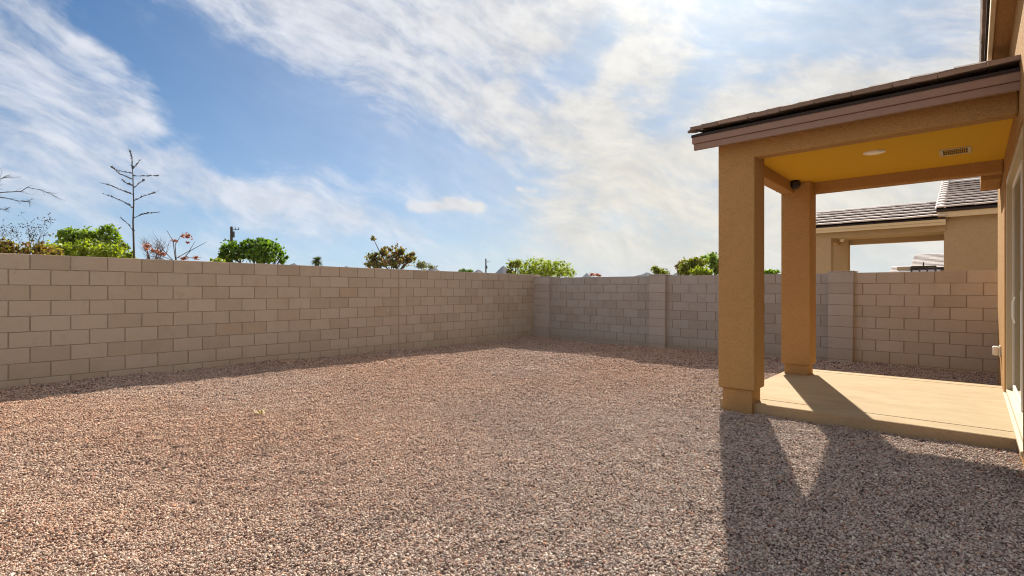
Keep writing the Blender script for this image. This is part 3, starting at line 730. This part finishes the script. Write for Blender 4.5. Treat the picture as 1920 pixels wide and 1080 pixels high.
# ------------------------------------------------------------------ the neighbours
def build_neighbour():
    dx, dy = -1.10, 10.12; off = (3.0, 18.0, 0)
    e = empty('stucco_house', H2W(*off), HR); tag(e, 'neighbouring tan house with a pale tiled patio roof beyond the block wall', 'house')
    patio_cover(e, off, STUCCO_N, STUCCO_N, FASCIA_N, TILE_N, dx, dy, xw=.62, fine=False)
    x0, x1, y0, y1 = -.52, 9.0, 15.90, 24.0; zt = CZ + 1.80
    mb = MB(off); mb.box(x0, x1, y0, y1, -.3, zt, .02); mb.build('wall', STUCCO_N, e)
    ez = CZ + 1.76; xl, yl = x0 - .10, y0 - .16
    mb = MB(off); mb.box(xl, x1, yl, yl + .04, ez - .02, ez + .15, .004); mb.box(xl - .02, xl + .02, yl + .041, y1 - 2.6, ez + .01, ez + .14, .004); mb.build('fascia', FASCIA_N, e)
    run = 3.6; z0 = ez + .17; mb = MB(off)
    v = [(xl - .03, yl - .02, z0), (x1, yl - .02, z0), (x1, yl + run, z0 + run * SL), (xl - .03, yl + run, z0 + run * SL)]
    v2 = [(x1, yl + 2 * run, z0), (xl - .03, yl + 2 * run, z0)]
    al = v + v2; lo = [(a, b, c - .06) for a, b, c in al]
    mb.poly(al + lo, [(0, 1, 2, 3), (3, 2, 4, 5), (6, 9, 8, 7), (9, 11, 10, 8), (0, 6, 7, 1), (0, 3, 9, 6), (3, 5, 11, 9), (1, 7, 8, 2), (2, 8, 10, 4), (5, 4, 10, 11)]); roof = mb.build('roof', DARK, e)
    n1 = Vector((0, -SL, 1)).normalized(); v1 = Vector((0, 1, SL)).normalized(); mb = MB(off)
    for q in tile_slope((xl - .03, yl - .02, z0 + .012), (1, 0, 0), v1, n1, x1 - xl, run * NL, [], .33, .335, 0, seed=21): mb.poly(*q)
    tag(mb.build('roof_tiles', TILE_N, roof), kind='stuff')
    for q in cap_run((xl + .04, yl, z0 + .02), (xl + .04, yl + run, z0 + run * SL + .02), 11, width=.10): make('verge_cap', q, TILE_N, roof, off)
    # floodlight on its rear patio column
    p = at(1578, 449, 15.5)
    l = empty('floodlight', p, HR); tag(l, 'white round floodlight under the neighbouring patio roof', 'wall light')
    mb = MB(); bmv = []; mb.tube([(0, .12, .03), (0, .0, .02)], .03, 10); mb.build('bracket', WHITE, l)
    bm = bmesh.new(); bmesh.ops.create_uvsphere(bm, u_segments=14, v_segments=10, radius=.075)
    me = bpy.data.meshes.new('lamp_head'); bm.to_mesh(me); bm.free(); link('lamp_head', me, l, WHITE)
    # dark steel frame in that yard
    d = 14.6; a = at(1709, 501, d); b = at(1754, 499, d)
    f = empty('metal_frame', ((a.x + b.x) / 2, (a.y + b.y) / 2, 0)); tag(f, 'dark grey metal frame showing just above the block wall under the neighbouring patio roof', 'frame')
    o = f.location
    mb = MB(o); mb.tube([a, b], .030, 6); mb.build('top_rail', STEEL, f)
    for k, q in enumerate((0.0, .34, .66, 1.0)):
        p = a.lerp(b, q); mb = MB(o); mb.tube([(p.x, p.y, -.2), (p.x, p.y, p.z)], .027 if k in (0, 3) else .02, 6); mb.build('post', STEEL, f)
    p = a.lerp(b, .5); mb = MB(o); mb.tube([(p.x, p.y, p.z), (p.x, p.y, p.z + .13)], [.02, .012], 6); mb.build('finial', STEEL, f)
build_neighbour()

def build_far_house():
    A = at(1672, 501, 40); offx = W2H(A.x, A.y)
    x0, y0 = offx; off = (x0 + 5, y0 + 4, 0)
    e = empty('stucco_house', H2W(*off), HR); tag(e, 'distant house showing only two levels of pale tiled roof under the neighbouring patio cover', 'house')
    zt = A.z - .02
    mb = MB(off); mb.box(x0 + .3, x0 + 12, y0 + .3, y0 + 9, -.3, zt); mb.build('wall', STUCCO_N, e)
    for (xa, za, w, run, ya) in ((x0 - .1, zt - .45, 3.0, 1.6, y0 - .2), (x0 + 1.15, zt - .1, 11, 3.6, y0 + .2)):
        n1 = Vector((0, -SL, 1)).normalized(); v1 = Vector((0, 1, SL)).normalized()
        mb = MB(off); v = [(xa, ya, za), (xa + w, ya, za), (xa + w, ya + run, za + run * SL), (xa, ya + run, za + run * SL), (xa + w, ya + 2 * run, za), (xa, ya + 2 * run, za)]
        lo = [(a, b, c - .15) for a, b, c in v]
        mb.poly(v + lo, [(0, 1, 2, 3), (3, 2, 4, 5), (6, 9, 8, 7), (9, 11, 10, 8), (0, 6, 7, 1), (0, 3, 9, 6), (3, 5, 11, 9), (1, 7, 8, 2), (2, 8, 10, 4), (5, 4, 10, 11)]); r = mb.build('roof', DARK, e)
        mb = MB(off)
        for q in tile_slope((xa, ya, za + .012), (1, 0, 0), v1, n1, w, run * NL, [], .40, .36, 0, th=.05, seed=31): mb.poly(*q)
        tag(mb.build('roof_tiles', TILE_N, r), kind='stuff')
build_far_house()

# ------------------------------------------------------------------ plants
GREEN = mat_leaf('bright green leaves', [(0, (.07, .115, .010)), (.35, (.125, .195, .014)), (.7, (.185, .265, .02)), (1, (.25, .32, .035))], .6)
DEEP = mat_leaf('glossy green leaves', [(0, (.035, .075, .008)), (.4, (.085, .155, .012)), (.8, (.14, .23, .018)), (1, (.20, .29, .03))], .55)
OLIVE = mat_leaf('olive leaves', [(0, (.08, .095, .012)), (.4, (.145, .16, .018)), (.75, (.205, .215, .022)), (1, (.27, .25, .035))], .55)
RUST = mat_leaf('rust and olive leaves', [(0, (.11, .045, .020)), (.35, (.19, .10, .022)), (.6, (.20, .16, .025)), (.85, (.22, .20, .035)), (1, (.28, .13, .04))], .5)
LIME = mat_leaf('yellow green leaves', [(0, (.12, .16, .010)), (.4, (.19, .235, .012)), (.8, (.25, .28, .018)), (1, (.31, .32, .03))], .6)
PALE = mat_leaf('pale dusty leaves', [(0, (.10, .10, .055)), (.5, (.16, .16, .08)), (1, (.24, .22, .13))], .4)
RED = mat_leaf('dry red seed heads', [(0, (.20, .045, .035)), (.5, (.33, .095, .075)), (1, (.40, .17, .13))], .4)
MIXED = mat_leaf('reddish and green leaves', [(0, (.07, .08, .015)), (.3, (.13, .14, .022)), (.55, (.17, .17, .03)), (.75, (.27, .15, .10)), (1, (.34, .19, .14))], .5)
STRAW = mat_leaf('dry straw', [(0, (.30, .20, .08)), (.5, (.42, .30, .13)), (1, (.52, .40, .20))], .3)
PALM = mat_leaf('palm fronds', [(0, (.03, .05, .012)), (.6, (.06, .09, .02)), (1, (.10, .12, .03))], .3)

def leaves(mb_v, mb_f, rng, lobes, n, size, asp=.5, shell=.55, droop=0.0):
    """scatter leaf quads through the volume of ellipsoid lobes (centre, radii)"""
    vol = np.array([r[0] * r[1] * r[2] for c, r in lobes]) ** .75; vol /= vol.sum()
    idx = rng.choice(len(lobes), n, p=vol)
    C = np.array([c for c, r in lobes])[idx]; R = np.array([r for c, r in lobes])[idx]
    u = rng.normal(size=(n, 3)); u /= np.linalg.norm(u, axis=1)[:, None]
    rr = shell + (1 - shell) * rng.random(n); rr *= 1 + .16 * rng.normal(size=n) * (rng.random(n) < .35)
    # clumps: leaves gather round twig tips, some of which stand out of the crown
    nt = max(10, n // 30); P = C + R * u * rr[:, None]
    out = rng.random(nt) < .42
    tr = np.where(out, rng.uniform(1.0, 1.42, nt), rng.uniform(shell, 1.05, nt))
    tips = C[:nt] + R[:nt] * u[:nt] * tr[:, None]
    keep = rng.random(n) < .82
    for lb in range(len(lobes)):
        mem = np.where(idx == lb)[0]; tm = np.where(idx[:nt] == lb)[0]
        if len(tm) < 3: continue
        D = ((P[mem][:, None, :] - tips[tm][None]) ** 2).sum(-1); k = tm[D.argmin(1)]
        m = keep[mem]; P[mem[m]] += (tips[k[m]] - P[mem[m]]) * rng.uniform(.30, .92, (m.sum(), 1))
    a = rng.normal(size=(n, 3)); a[:, 2] -= droop; a += u * .5; a /= np.linalg.norm(a, axis=1)[:, None]
    b = np.cross(a, rng.normal(size=(n, 3))); b /= np.linalg.norm(b, axis=1)[:, None]
    s = size * rng.uniform(.6, 1.4, n)[:, None]
    v = np.stack([P - a * s, P + b * s * asp - a * s * .1, P + a * s, P - b * s * asp - a * s * .1], 1).reshape(-1, 3)
    base = sum(len(x) for x in mb_v); mb_v.append(v); f = np.arange(n * 4).reshape(-1, 4) + base; mb_f.append(f)
def crown(name, mat, parent, off, lobes, n, size, seed, **kw):
    rng = np.random.default_rng(seed); V = []; Fc = []
    leaves(V, Fc, rng, lobes, n, size, **kw)
    v = np.concatenate(V) - np.array(off); f = np.concatenate(Fc)
    me = bpy.data.meshes.new(name); me.vertices.add(len(v)); me.vertices.foreach_set('co', v.astype(np.float32).ravel())
    me.loops.add(f.size); me.loops.foreach_set('vertex_index', f.astype(np.int32).ravel())
    me.polygons.add(len(f)); me.polygons.foreach_set('loop_start', np.arange(0, f.size, 4, dtype=np.int32)); me.polygons.foreach_set('loop_total', np.full(len(f), 4, np.int32))
    me.update(); me.validate(); return link(name, me, parent, mat)
def jag(p, q, n, amp, rnd_):
    p, q = Vector(p), Vector(q); L = (q - p).length
    return [p.lerp(q, i / n) + (Vector((rnd_.gauss(0, 1), rnd_.gauss(0, 1), rnd_.gauss(0, .6))) * amp * L * (0 if i in (0,) else 1)) for i in range(n + 1)]

def tree(name, label, cat, d, cx, lobes_px, mat, n, size, seed, group=None, bark=BARK, limb_to=True, rtrunk=.09, depth=1.0, extra=None, **kw):
    """a tree standing at depth d; lobes_px: (px, py, half width px, half height px) of each clump of its crown"""
    r = random.Random(seed); k = d / F
    base = at(cx, HY, d); base.z = -.3
    e = empty(name, base, 0); tag(e, label, cat, group)
    lobes = []
    for (px, py, w, h) in lobes_px:
        c = at(px, py, d); dd = r.uniform(-.6, .6) * w * k * depth
        c += Vector((-SF, CF, 0)) * dd; c0 = c.copy()
        lobes.append((tuple(c), (w * k, w * k * r.uniform(.8, 1.05) * depth, h * k)))
    # trunk splits into limbs that reach into the clumps
    zc = min(c[2] - rr[2] for c, rr in lobes); fork = Vector((base.x, base.y, max(.5, zc * .55 + .2)))
    mb = MB(base); pts = jag(base, fork, 4, .015, r); mb.tube(pts, [rtrunk * (1.25 - .4 * i / 4) for i in range(5)], 8); tr = mb.build('trunk', bark, e, True)
    for c, rr in lobes:
        mb = MB(base); tip = Vector(c) + Vector((0, 0, rr[2] * .35)); pts = jag(fork, tip, 5, .035, r)
        mb.tube(pts, [rtrunk * .7 * (1 - .8 * i / 5) for i in range(6)], 6)
        for q in range(5):
            s = pts[2 + q % 3]; t2 = Vector(c) + Vector((r.uniform(-1, 1) * rr[0], r.uniform(-1, 1) * rr[1], r.uniform(-.3, .95) * rr[2])); mb.tube(jag(s, t2, 3, .05, r), [rtrunk * .25, rtrunk * .18, rtrunk * .12, rtrunk * .05], 4)
        mb.build('limb', bark, e, True)
    crown('crown', mat, e, base, lobes, n, size, seed, **kw)
    if extra: extra(e, base, r)
    return e
BUSHES = 'shrubs and trees beyond the block walls'

def twigs(e, base, r, tips, d, origin, rad0, bark, name='branch', sub=4, sublen=.35):
    for (px, py) in tips:
        mb = MB(base); o = at(origin[0], origin[1], d); t = at(px, py, d) + Vector((-SF, CF, 0)) * r.uniform(-.4, .4)
        pts = jag(o, t, 5, .025, r); mb.tube(pts, [rad0 * (1 - .85 * i / 5) for i in range(6)], 5)
        for q in range(sub):
            i = r.randrange(1, 5); s = pts[i]; dirv = (t - o).normalized() + Vector((r.uniform(-.8, .8), r.uniform(-.8, .8), r.uniform(-.2, .8)))
            mb.tube(jag(s, s + dirv * sublen * r.uniform(.4, 1), 3, .06, r), [rad0 * .35, rad0 * .28, rad0 * .2, rad0 * .1], 4)
        mb.build(name, bark, e, True)

# far left: branches of a leafless tree reaching into view
def build_bare_left():
    d = 13.0; r = random.Random(8); base = at(-95, HY, d); base.z = -.3
    e = empty('bare_tree', base); tag(e, 'leafless tree reaching its branches in at the left edge', 'tree', BUSHES)
    mb = MB(base); pts = [base, at(-94, 500, d), at(-90, 430, d), at(-80, 395, d)]; mb.tube(pts, [.10, .08, .06, .04], 8); mb.build('trunk', BARK_D, e, True)
    for path, r0 in (([(-85, 400), (-40, 375), (0, 363), (35, 358), (60, 353), (80, 357), (95, 366)], .018), ([(-80, 395), (-30, 370), (0, 369), (25, 375), (45, 376), (62, 383)], .016),
                     ([(-85, 410), (-30, 390), (5, 392), (22, 393)], .010), ([(-80, 395), (-35, 362), (0, 349), (10, 338), (18, 334)], .009), ([(-85, 400), (-40, 350), (-20, 330), (-8, 318)], .009)):
        mb = MB(base); P = [at(a, b, d) + Vector((-SF, CF, 0)) * r.uniform(-.15, .15) for a, b in path]
        mb.tube(P, [r0 * (1 - .85 * i / (len(P) - 1)) for i in range(len(P))], 5)
        for q in range(22):
            i = r.randrange(1, len(P) - 1); f = r.random(); s = P[i].lerp(P[i + 1], f)
            v = (P[i + 1] - P[i]).normalized() * r.uniform(.08, .26) + Vector((r.uniform(-.10, .10), r.uniform(-.10, .10), r.uniform(-.11, .11)))
            mb.tube([s, s + v * .5 + Vector((0, 0, r.uniform(-.02, .02))), s + v], [.0035, .003, .0015], 4)
        mb.build('branch', BARK_D, e, True)
build_bare_left()

def bushtop(tips, d, origin, bark):
    def f(e, base, r):
        for (px, py) in tips:
            mb = MB(base); o = at(origin[0] + (px - origin[0]) * .35, origin[1], d); t = at(px, py, d + r.uniform(-.4, .4))
            pts = jag(o, t, 5, .03, r); mb.tube(pts, [.006 * (1 - .8 * i / 5) for i in range(6)], 4)
            for q in range(9):
                i = r.randrange(2, 5); s = pts[i].lerp(pts[i + 1], r.random()); v = Vector((r.uniform(-.14, .14), r.uniform(-.14, .14), r.uniform(.0, .2))); w = s + v
                mb.tube([s, w], [.0025, .0015], 3)
                for k in range(3):
                    c = w + Vector((r.uniform(-.05, .05), r.uniform(-.05, .05), r.uniform(-.05, .05))); a = Vector((r.gauss(0, 1), r.gauss(0, 1), r.gauss(0, 1))).normalized() * .022; b2 = a.orthogonal().normalized() * .011
                    mb.poly([c - a, c + b2, c + a, c - b2], [(0, 1, 2, 3)])
            mb.build('branch', bark, e, True)
    return f
tree('shrub', 'rust and olive shrub with wispy twigs on top at the far left', 'shrub', 11.5, 45,
     [(10, 470, 32, 22), (60, 474, 34, 22), (95, 482, 24, 16), (-30, 466, 34, 26)], RUST, 5200, .045, 11, BUSHES, bark=BARK_D, rtrunk=.05, shell=.2,
     extra=bushtop([(8, 425), (28, 420), (2, 438), (52, 412), (68, 425), (88, 414), (100, 408), (58, 440), (80, 440), (-20, 410)], 11.5, (45, 475), BARK_D))
tree('tree', 'bright green clumpy tree left of the bare sapling', 'tree', 24, 165,
     [(128, 446, 20, 20), (152, 448, 18, 20), (178, 446, 17, 18), (208, 440, 19, 20), (150, 468, 36, 18), (205, 464, 28, 20)], GREEN, 7000, .085, 12, BUSHES, shell=.45)
tree('shrub', 'low yellowish green shrub in front of the bright green clumpy tree', 'shrub', 15.5, 165,
     [(120, 474, 28, 20), (165, 470, 34, 22), (215, 474, 34, 18), (100, 484, 20, 14), (243, 480, 12, 8)], LIME, 8000, .05, 13, BUSHES, rtrunk=.05, shell=.25, bark=BARK)
tree('shrub', 'small thin olive shrub tucked against the bare sapling', 'shrub', 17, 235,
     [(232, 462, 11, 12), (225, 470, 9, 10)], OLIVE, 500, .05, 14, BUSHES, rtrunk=.03, shell=.1)

def build_sapling():
    d = 11.6; r = random.Random(4)
    Z = lambda x, y: (x / 4, 220 + y / 4)
    base = at(251.5, HY, d); base.z = -.3
    e = empty('bare_sapling', base); tag(e, 'tall thin bare sapling with budded side branches behind the left wall', 'tree', BUSHES)
    tr = [(1005, 1030), (1000, 850), (998, 780), (1003, 640), (1000, 560), (997, 440), (993, 380), (990, 300), (975, 250), (962, 232)]
    P = [base] + [at(*Z(*q), d) for q in tr]; R = [.024, .021, .018, .016, .014, .012, .010, .008, .006, .0045, .003]
    def buds(mb, pts, n, s):
        for _ in range(n):
            i = r.randrange(len(pts) - 1); c = pts[i].lerp(pts[i + 1], r.random()) + Vector((r.uniform(-1, 1), r.uniform(-1, 1), r.uniform(-.2, 1))) * s * .9
            q = s * r.uniform(.5, 1.1); u = Vector((r.gauss(0, 1), r.gauss(0, 1), r.gauss(0, 1))).normalized(); w = u.orthogonal().normalized(); x = u.cross(w)
            mb.poly([c + u * q * 1.4, c - u * q * 1.4, c + w * q * .7, c - w * q * .7, c + x * q * .7, c - x * q * .7], [(0, 2, 4), (0, 4, 3), (0, 3, 5), (0, 5, 2), (1, 4, 2), (1, 3, 4), (1, 5, 3), (1, 2, 5)])
    mb = MB(base); mb.tube(P, R, 7); buds(mb, P[7:10], 40, .018); mb.build('trunk', BARK_D, e, True)
    br = [[(1000, 850), (960, 800), (900, 748)], [(1003, 755), (1060, 730), (1120, 718), (1205, 712)], [(1000, 680), (930, 635), (860, 605), (765, 568)],
          [(1005, 625), (1080, 590), (1150, 570), (1190, 548)], [(998, 580), (920, 550), (840, 515), (748, 487)], [(1003, 530), (1050, 490), (1075, 478), (1080, 465)],
          [(995, 512), (950, 495), (915, 470)], [(992, 465), (900, 425), (828, 365)], [(990, 420), (930, 408), (880, 398), (845, 372)], [(1000, 440), (1100, 440), (1195, 437)], [(997, 385), (1030, 350), (1052, 318)]]
    for b in br:
        dep = r.uniform(-.35, .35); n = len(b)
        Q = [at(*Z(*q), d + dep * i / (n - 1)) for i, q in enumerate(b)]
        L = sum((Q[i + 1] - Q[i]).length for i in range(n - 1))
        mb = MB(base); mb.tube(Q, [.0075 - .005 * i / (n - 1) for i in range(n)], 5); buds(mb, Q[:1] and Q, int(L * 46), .020); mb.build('branch', BARK_D, e, True)
build_sapling()

def build_red_twigs():
    d = 13.0; r = random.Random(6); base = at(335, HY, d); base.z = -.3
    e = empty('bare_shrub', base); tag(e, 'leafless shrub with dry red seed heads and spreading dark stems', 'shrub', BUSHES)
    for path in ([(325, 500), (318, 450), (313, 432)], [(336, 500), (338, 460), (341, 434)], [(330, 485), (350, 470), (368, 453)], [(335, 488), (362, 470), (383, 452)], [(322, 490), (308, 470), (300, 455)], [(325, 490), (296, 475), (270, 462)], [(330, 492), (350, 484), (372, 482)], [(318, 492), (290, 482), (272, 478)]):
        Q = [at(a, b, d) + Vector((-SF, CF, 0)) * r.uniform(-.2, .2) for a, b in path]; mb = MB(base); mb.tube([base + Vector((0, 0, .1))] + Q, [.016, .012, .009, .004], 5); mb.build('stem', BARK_D, e, True)
    k = d / F
    for q, (px, py, w, n) in enumerate([(350, 443, 11, 150), (327, 451, 6, 50), (275, 462, 11, 130), (304, 476, 7, 80), (367, 483, 7, 70), (345, 484, 9, 60), (288, 470, 9, 60), (353, 455, 4, 20)]):
        crown('seed_head', RED, e, base, [(tuple(at(px, py, d)), (w * k, w * k, w * k * .6))], int(n * 1.8), .026, 60 + q, shell=.1)
build_red_twigs()
def build_grey_twigs():
    d = 22; r = random.Random(16); base = at(290, HY, d); base.z = -.3
    e = empty('bare_shrub', base); tag(e, 'hazy grey leafless shrub behind the red seed heads', 'shrub', BUSHES)
    for q in range(16):
        px = 268 + q * 3.2; t = at(px + r.uniform(-3, 3), r.uniform(442, 458), d) + Vector((-SF, CF, 0)) * r.uniform(-.4, .4); mb = MB(base)
        o = at(288 + (px - 288) * .3, 500, d); P = jag(o, t, 4, .03, r); mb.tube([base + Vector((0, 0, .2))] + P, [.02, .014, .012, .01, .008, .004], 4)
        for k in range(8):
            s = P[r.randrange(1, 4)]; mb.tube([s, s + Vector((r.uniform(-.3, .3), r.uniform(-.3, .3), r.uniform(.1, .5)))], [.007, .003], 3)
        mb.build('stem', BARK_R, e, True)
build_grey_twigs()

def utility_pole(px, top, d, label, arm):
    b = at(px, HY, d); b.z = -.3; t = at(px, top, d)
    e = empty('utility_pole', b); tag(e, label, 'utility pole', 'utility poles in the distance')
    mb = MB(b); mb.tube([b, t], [.20, .15], 8); mb.build('pole', POLE, e)
    Rv = Vector((CF, SF, 0)); mb = MB(b)
    z = t.z - arm; c = Vector((t.x, t.y, z)); mb.tube([c - Rv * .15 + Vector((.1, .1, 0)), c + Rv * .75 + Vector((.1, .1, 0))], .04, 6); mb.build('crossarm', POLE, e)
    for k in (.30, .7):
        mb = MB(b); q = c + Rv * k + Vector((.1, .1, .05)); mb.tube([q, q + Vector((0, 0, .22))], [.05, .035], 6); mb.build('insulator', STEEL, e)
    mb = MB(b); q = Vector((t.x, t.y, t.z - arm * 2.6)) + Rv * .25; mb.tube([q - Vector((0, 0, .35)), q + Vector((0, 0, .35))], .13, 10); mb.build('transformer', STEEL, e)
utility_pole(434, 425, 60, 'dark wooden utility pole rising behind the dense green tree', .35)
utility_pole(911, 485, 125, 'thin distant utility pole standing by itself in front of the hills', .8)

tree('tree', 'dense glossy green round tree in front of the utility pole', 'tree', 19, 478,
     [(440, 474, 24, 22), (470, 470, 26, 22), (505, 474, 28, 22), (492, 460, 18, 15), (530, 484, 9, 14), (425, 482, 12, 16), (488, 455, 8, 9)], DEEP, 6500, .068, 21, BUSHES, shell=.45)
tree('shrub', 'low yellow shrub at the foot of the dense green tree', 'shrub', 17, 402, [(402, 490, 14, 8)], LIME, 500, .05, 22, BUSHES, rtrunk=.03, shell=.1)

def build_palm():
    d = 58; b = at(594.5, HY, d); b.z = -.3; r = random.Random(2); e = empty('palm_tree', b); tag(e, 'small round-headed palm tree standing alone in the distance', 'palm tree', BUSHES)
    c = at(594.5, 489, d); mb = MB(b); mb.tube([b, c], [.28, .22], 10); mb.build('trunk', BARK, e, True)
    for k in range(46):
        a = r.uniform(0, 6.283); up = r.uniform(-.75, 1.0); L = r.uniform(.55, .82)
        u = Vector((math.cos(a) * math.sqrt(max(0, 1 - up * up * .8)), math.sin(a) * math.sqrt(max(0, 1 - up * up * .8)), up)); s = u.cross(Vector((0, 0, 1))).normalized(); mb = MB(b)
        tip = c + u * L + Vector((0, 0, -.12)); mid = c + u * L * .55
        for q in range(-3, 4):
            w = s * q * .075; mb.poly([c, mid + w * 1.2 - s * .03, tip + w * 2.2 - Vector((0, 0, abs(q) * .06)), mid + w * 1.2 + s * .03], [(0, 1, 2, 3)])
        mb.build('frond', PALM, e)
build_palm()
def sprig(e, base, r):
    d = 21; P = [at(a, b, d) for a, b in ((722, 490), (712, 472), (705, 458), (699, 445))]; mb = MB(base); mb.tube(P, [.03, .02, .015, .008], 5); mb.build('branch', BARK, e, True)
    k = d / F; crown('leaf_tuft', MIXED, e, base, [(tuple(at(700, 448, d)), (5 * k, 5 * k, 5.5 * k))], 110, .05, 77, shell=.1)
    P = [at(a, b, d) for a, b in ((740, 490), (748, 475), (752, 466))]; mb = MB(base); mb.tube(P, [.03, .02, .01], 5); mb.build('branch', BARK, e, True)
tree('tree', 'sparse reddish green tree with one tall leafy sprig', 'tree', 21, 735,
     [(700, 485, 16, 16), (718, 474, 15, 14), (745, 476, 18, 16), (765, 486, 16, 14), (705, 496, 22, 8), (740, 492, 26, 12), (754, 470, 7, 6), (772, 478, 8, 8)], MIXED, 3600, .065, 23, BUSHES, shell=.2, rtrunk=.07, extra=sprig)
def build_weeds():
    r = random.Random(12)
    for (px, py, col, lab, n, h) in ((485, 781, STRAW, 'small dry yellowish weed tuft flattened in the gravel on the left', 26, .05),):
        d = 1.31 * F / (py - HY); p = at(px, py, d); p.z = float(ground_z(p.x, p.y)); e = empty('weed', p); tag(e, lab, 'weed')
        mb = MB()
        for k in range(n):
            a = r.uniform(0, 6.28); L = r.uniform(.03, .10); u = Vector((math.cos(a), math.sin(a), 0)); s_ = Vector((-u.y, u.x, 0)) * r.uniform(.003, .007)
            o = u * r.uniform(0, .03); m = o + u * L * .5 + Vector((0, 0, r.uniform(.3, 1) * h)); tpt = o + u * L + Vector((0, 0, r.uniform(0, .8) * h))
            mb.poly([o - s_, o + s_, m + s_, m - s_, tpt], [(0, 1, 2, 3), (3, 2, 4)])
        mb.build('leaf_tuft', col, e)
build_weeds()
tree('shrub', 'pale wispy dry shrub to the right of the reddish green tree', 'shrub', 24, 797, [(790, 497, 17, 9), (808, 501, 10, 6)], PALE, 900, .05, 24, BUSHES, rtrunk=.03, shell=.1)
tree('shrub', 'dark tuft of foliage seen far off in front of the hills', 'shrub', 95, 873, [(868, 508, 8, 4), (880, 508, 8, 4)], DEEP, 900, .16, 25, BUSHES, shell=.2)
tree('tree', 'wide yellow green palo verde tree beside the far corner of the walls', 'tree', 36, 1015,
     [(990, 504, 32, 20), (1015, 502, 34, 18), (1040, 504, 32, 16), (1060, 512, 26, 12), (1005, 514, 40, 12)], LIME, 11000, .085, 26, BUSHES, shell=.45, droop=.6, asp=.22)
tree('tree', 'thin greyish tree at the left edge of the palo verde', 'tree', 34, 958, [(958, 498, 11, 12), (970, 494, 10, 9), (955, 510, 9, 8)], OLIVE, 750, .08, 27, BUSHES, shell=.1)
tree('shrub', 'small reddish dry shrub low over the back wall near the hills', 'shrub', 60, 1118, [(1110, 514, 8, 3.5), (1122, 516, 8, 3)], RED, 400, .1, 28, BUSHES, shell=.1, rtrunk=.04)
tree('tree', 'small airy pale green tree above the first back wall pilaster', 'tree', 40, 1238, [(1232, 508, 13, 8), (1245, 511, 14, 7), (1228, 502, 6, 4)], OLIVE, 1300, .085, 29, BUSHES, shell=.2)
tree('tree', 'round olive green tree behind the back wall beside the patio column', 'tree', 33, 1298, [(1295, 500, 20, 16), (1305, 494, 16, 12), (1286, 508, 18, 10)], OLIVE, 5200, .075, 30, BUSHES, shell=.45)
tree('tree', 'thin dark brown twiggy tree on the left of the round olive tree', 'tree', 36, 1275, [(1275, 494, 9, 7), (1270, 500, 7, 6)], RUST, 320, .08, 31, BUSHES, shell=.1)
tree('tree', 'leafy bright green tree partly hidden by the near patio column', 'tree', 38, 1335, [(1328, 488, 16, 13), (1342, 492, 16, 16), (1350, 505, 18, 14)], GREEN, 2600, .10, 32, BUSHES, shell=.35)
tree('shrub', 'bright yellow shrub in front of the leafy green tree', 'shrub', 28, 1318, [(1312, 510, 18, 9), (1326, 512, 12, 7)], LIME, 3200, .06, 33, BUSHES, rtrunk=.04, shell=.3)
tree('shrub', 'green shrub showing between the two patio columns over the wall', 'shrub', 34, 1448, [(1440, 511, 14, 6), (1455, 510, 10, 5)], GREEN, 1300, .08, 34, BUSHES, shell=.3)

# ------------------------------------------------------------------ far hills
def build_hills():
    mb = MB(); d0 = 5200
    peaks = [(552, 493, 22), (650, 497, 18), (720, 502, 40), (815, 499, 22), (865, 503, 18), (897, 502, 14), (944, 500, 22), (985, 509, 30), (1100, 511, 16), (1130, 517, 18), (1213, 508, 26), (1270, 510, 22), (1330, 512, 40), (480, 500, 40), (380, 500, 50), (250, 503, 60), (120, 500, 60), (0, 503, 50), (1450, 512, 40), (1600, 510, 60), (1750, 512, 60), (1900, 510, 60)]
    r = random.Random(1); px = list(range(-420, 2300, 4)); rows = 7; vs = []; fs = []
    ph = [(r.uniform(.02, .25), r.uniform(0, 6.28), r.uniform(.3, 1.2)) for _ in range(12)]
    for j in range(rows):
        f = j / (rows - 1)           # 0 front foot, .5 crest, 1 back foot
        for x in px:
            h = max([p[1] * -1 + HY - abs(x - p[0]) / p[2] * 13 * (1 + .15 * math.sin(x * .11)) for p in peaks] + [14])
            h += sum(a * math.sin(w * x + q) for w, q, a in ph) * .8
            prof = 1 - abs(f - .5) * 2
            prof = prof ** .8; jitter = .12 * math.sin(x * .09 + j * 2.1) * prof * (1 - prof) * 4
            P = at(x, HY, d0 + (f - .5) * 1800); P.z = -.5 + max(0, (h / F * d0) * (prof + jitter * .5))
            vs.append(tuple(P))
    n = len(px)
    for j in range(rows - 1):
        for i in range(n - 1): fs.append((j * n + i, j * n + i + 1, (j + 1) * n + i + 1, (j + 1) * n + i))
    mb.poly(vs, fs); tag(mb.build('hills', ROCK, smooth=False), kind='structure')
build_hills()

def build_haze():
    me = MB(); R = 9000; me.box(-R, R, -R, R, -1.5, 330)
    m = bpy.data.materials.new('haze air'); m.use_nodes = True; t = NT(m.node_tree); t.n.remove(t.n['Principled BSDF'])
    v = t.n.new('ShaderNodeVolumePrincipled'); v.inputs['Color'].default_value = (.55, .72, 1.0, 1); v.inputs['Density'].default_value = .32e-4; v.inputs['Anisotropy'].default_value = 0.0
    t.l.new(v.outputs[0], t.n['Material Output'].inputs['Volume'])
    tag(me.build('haze', m), kind='stuff')
HAZE = True
if HAZE: build_haze()
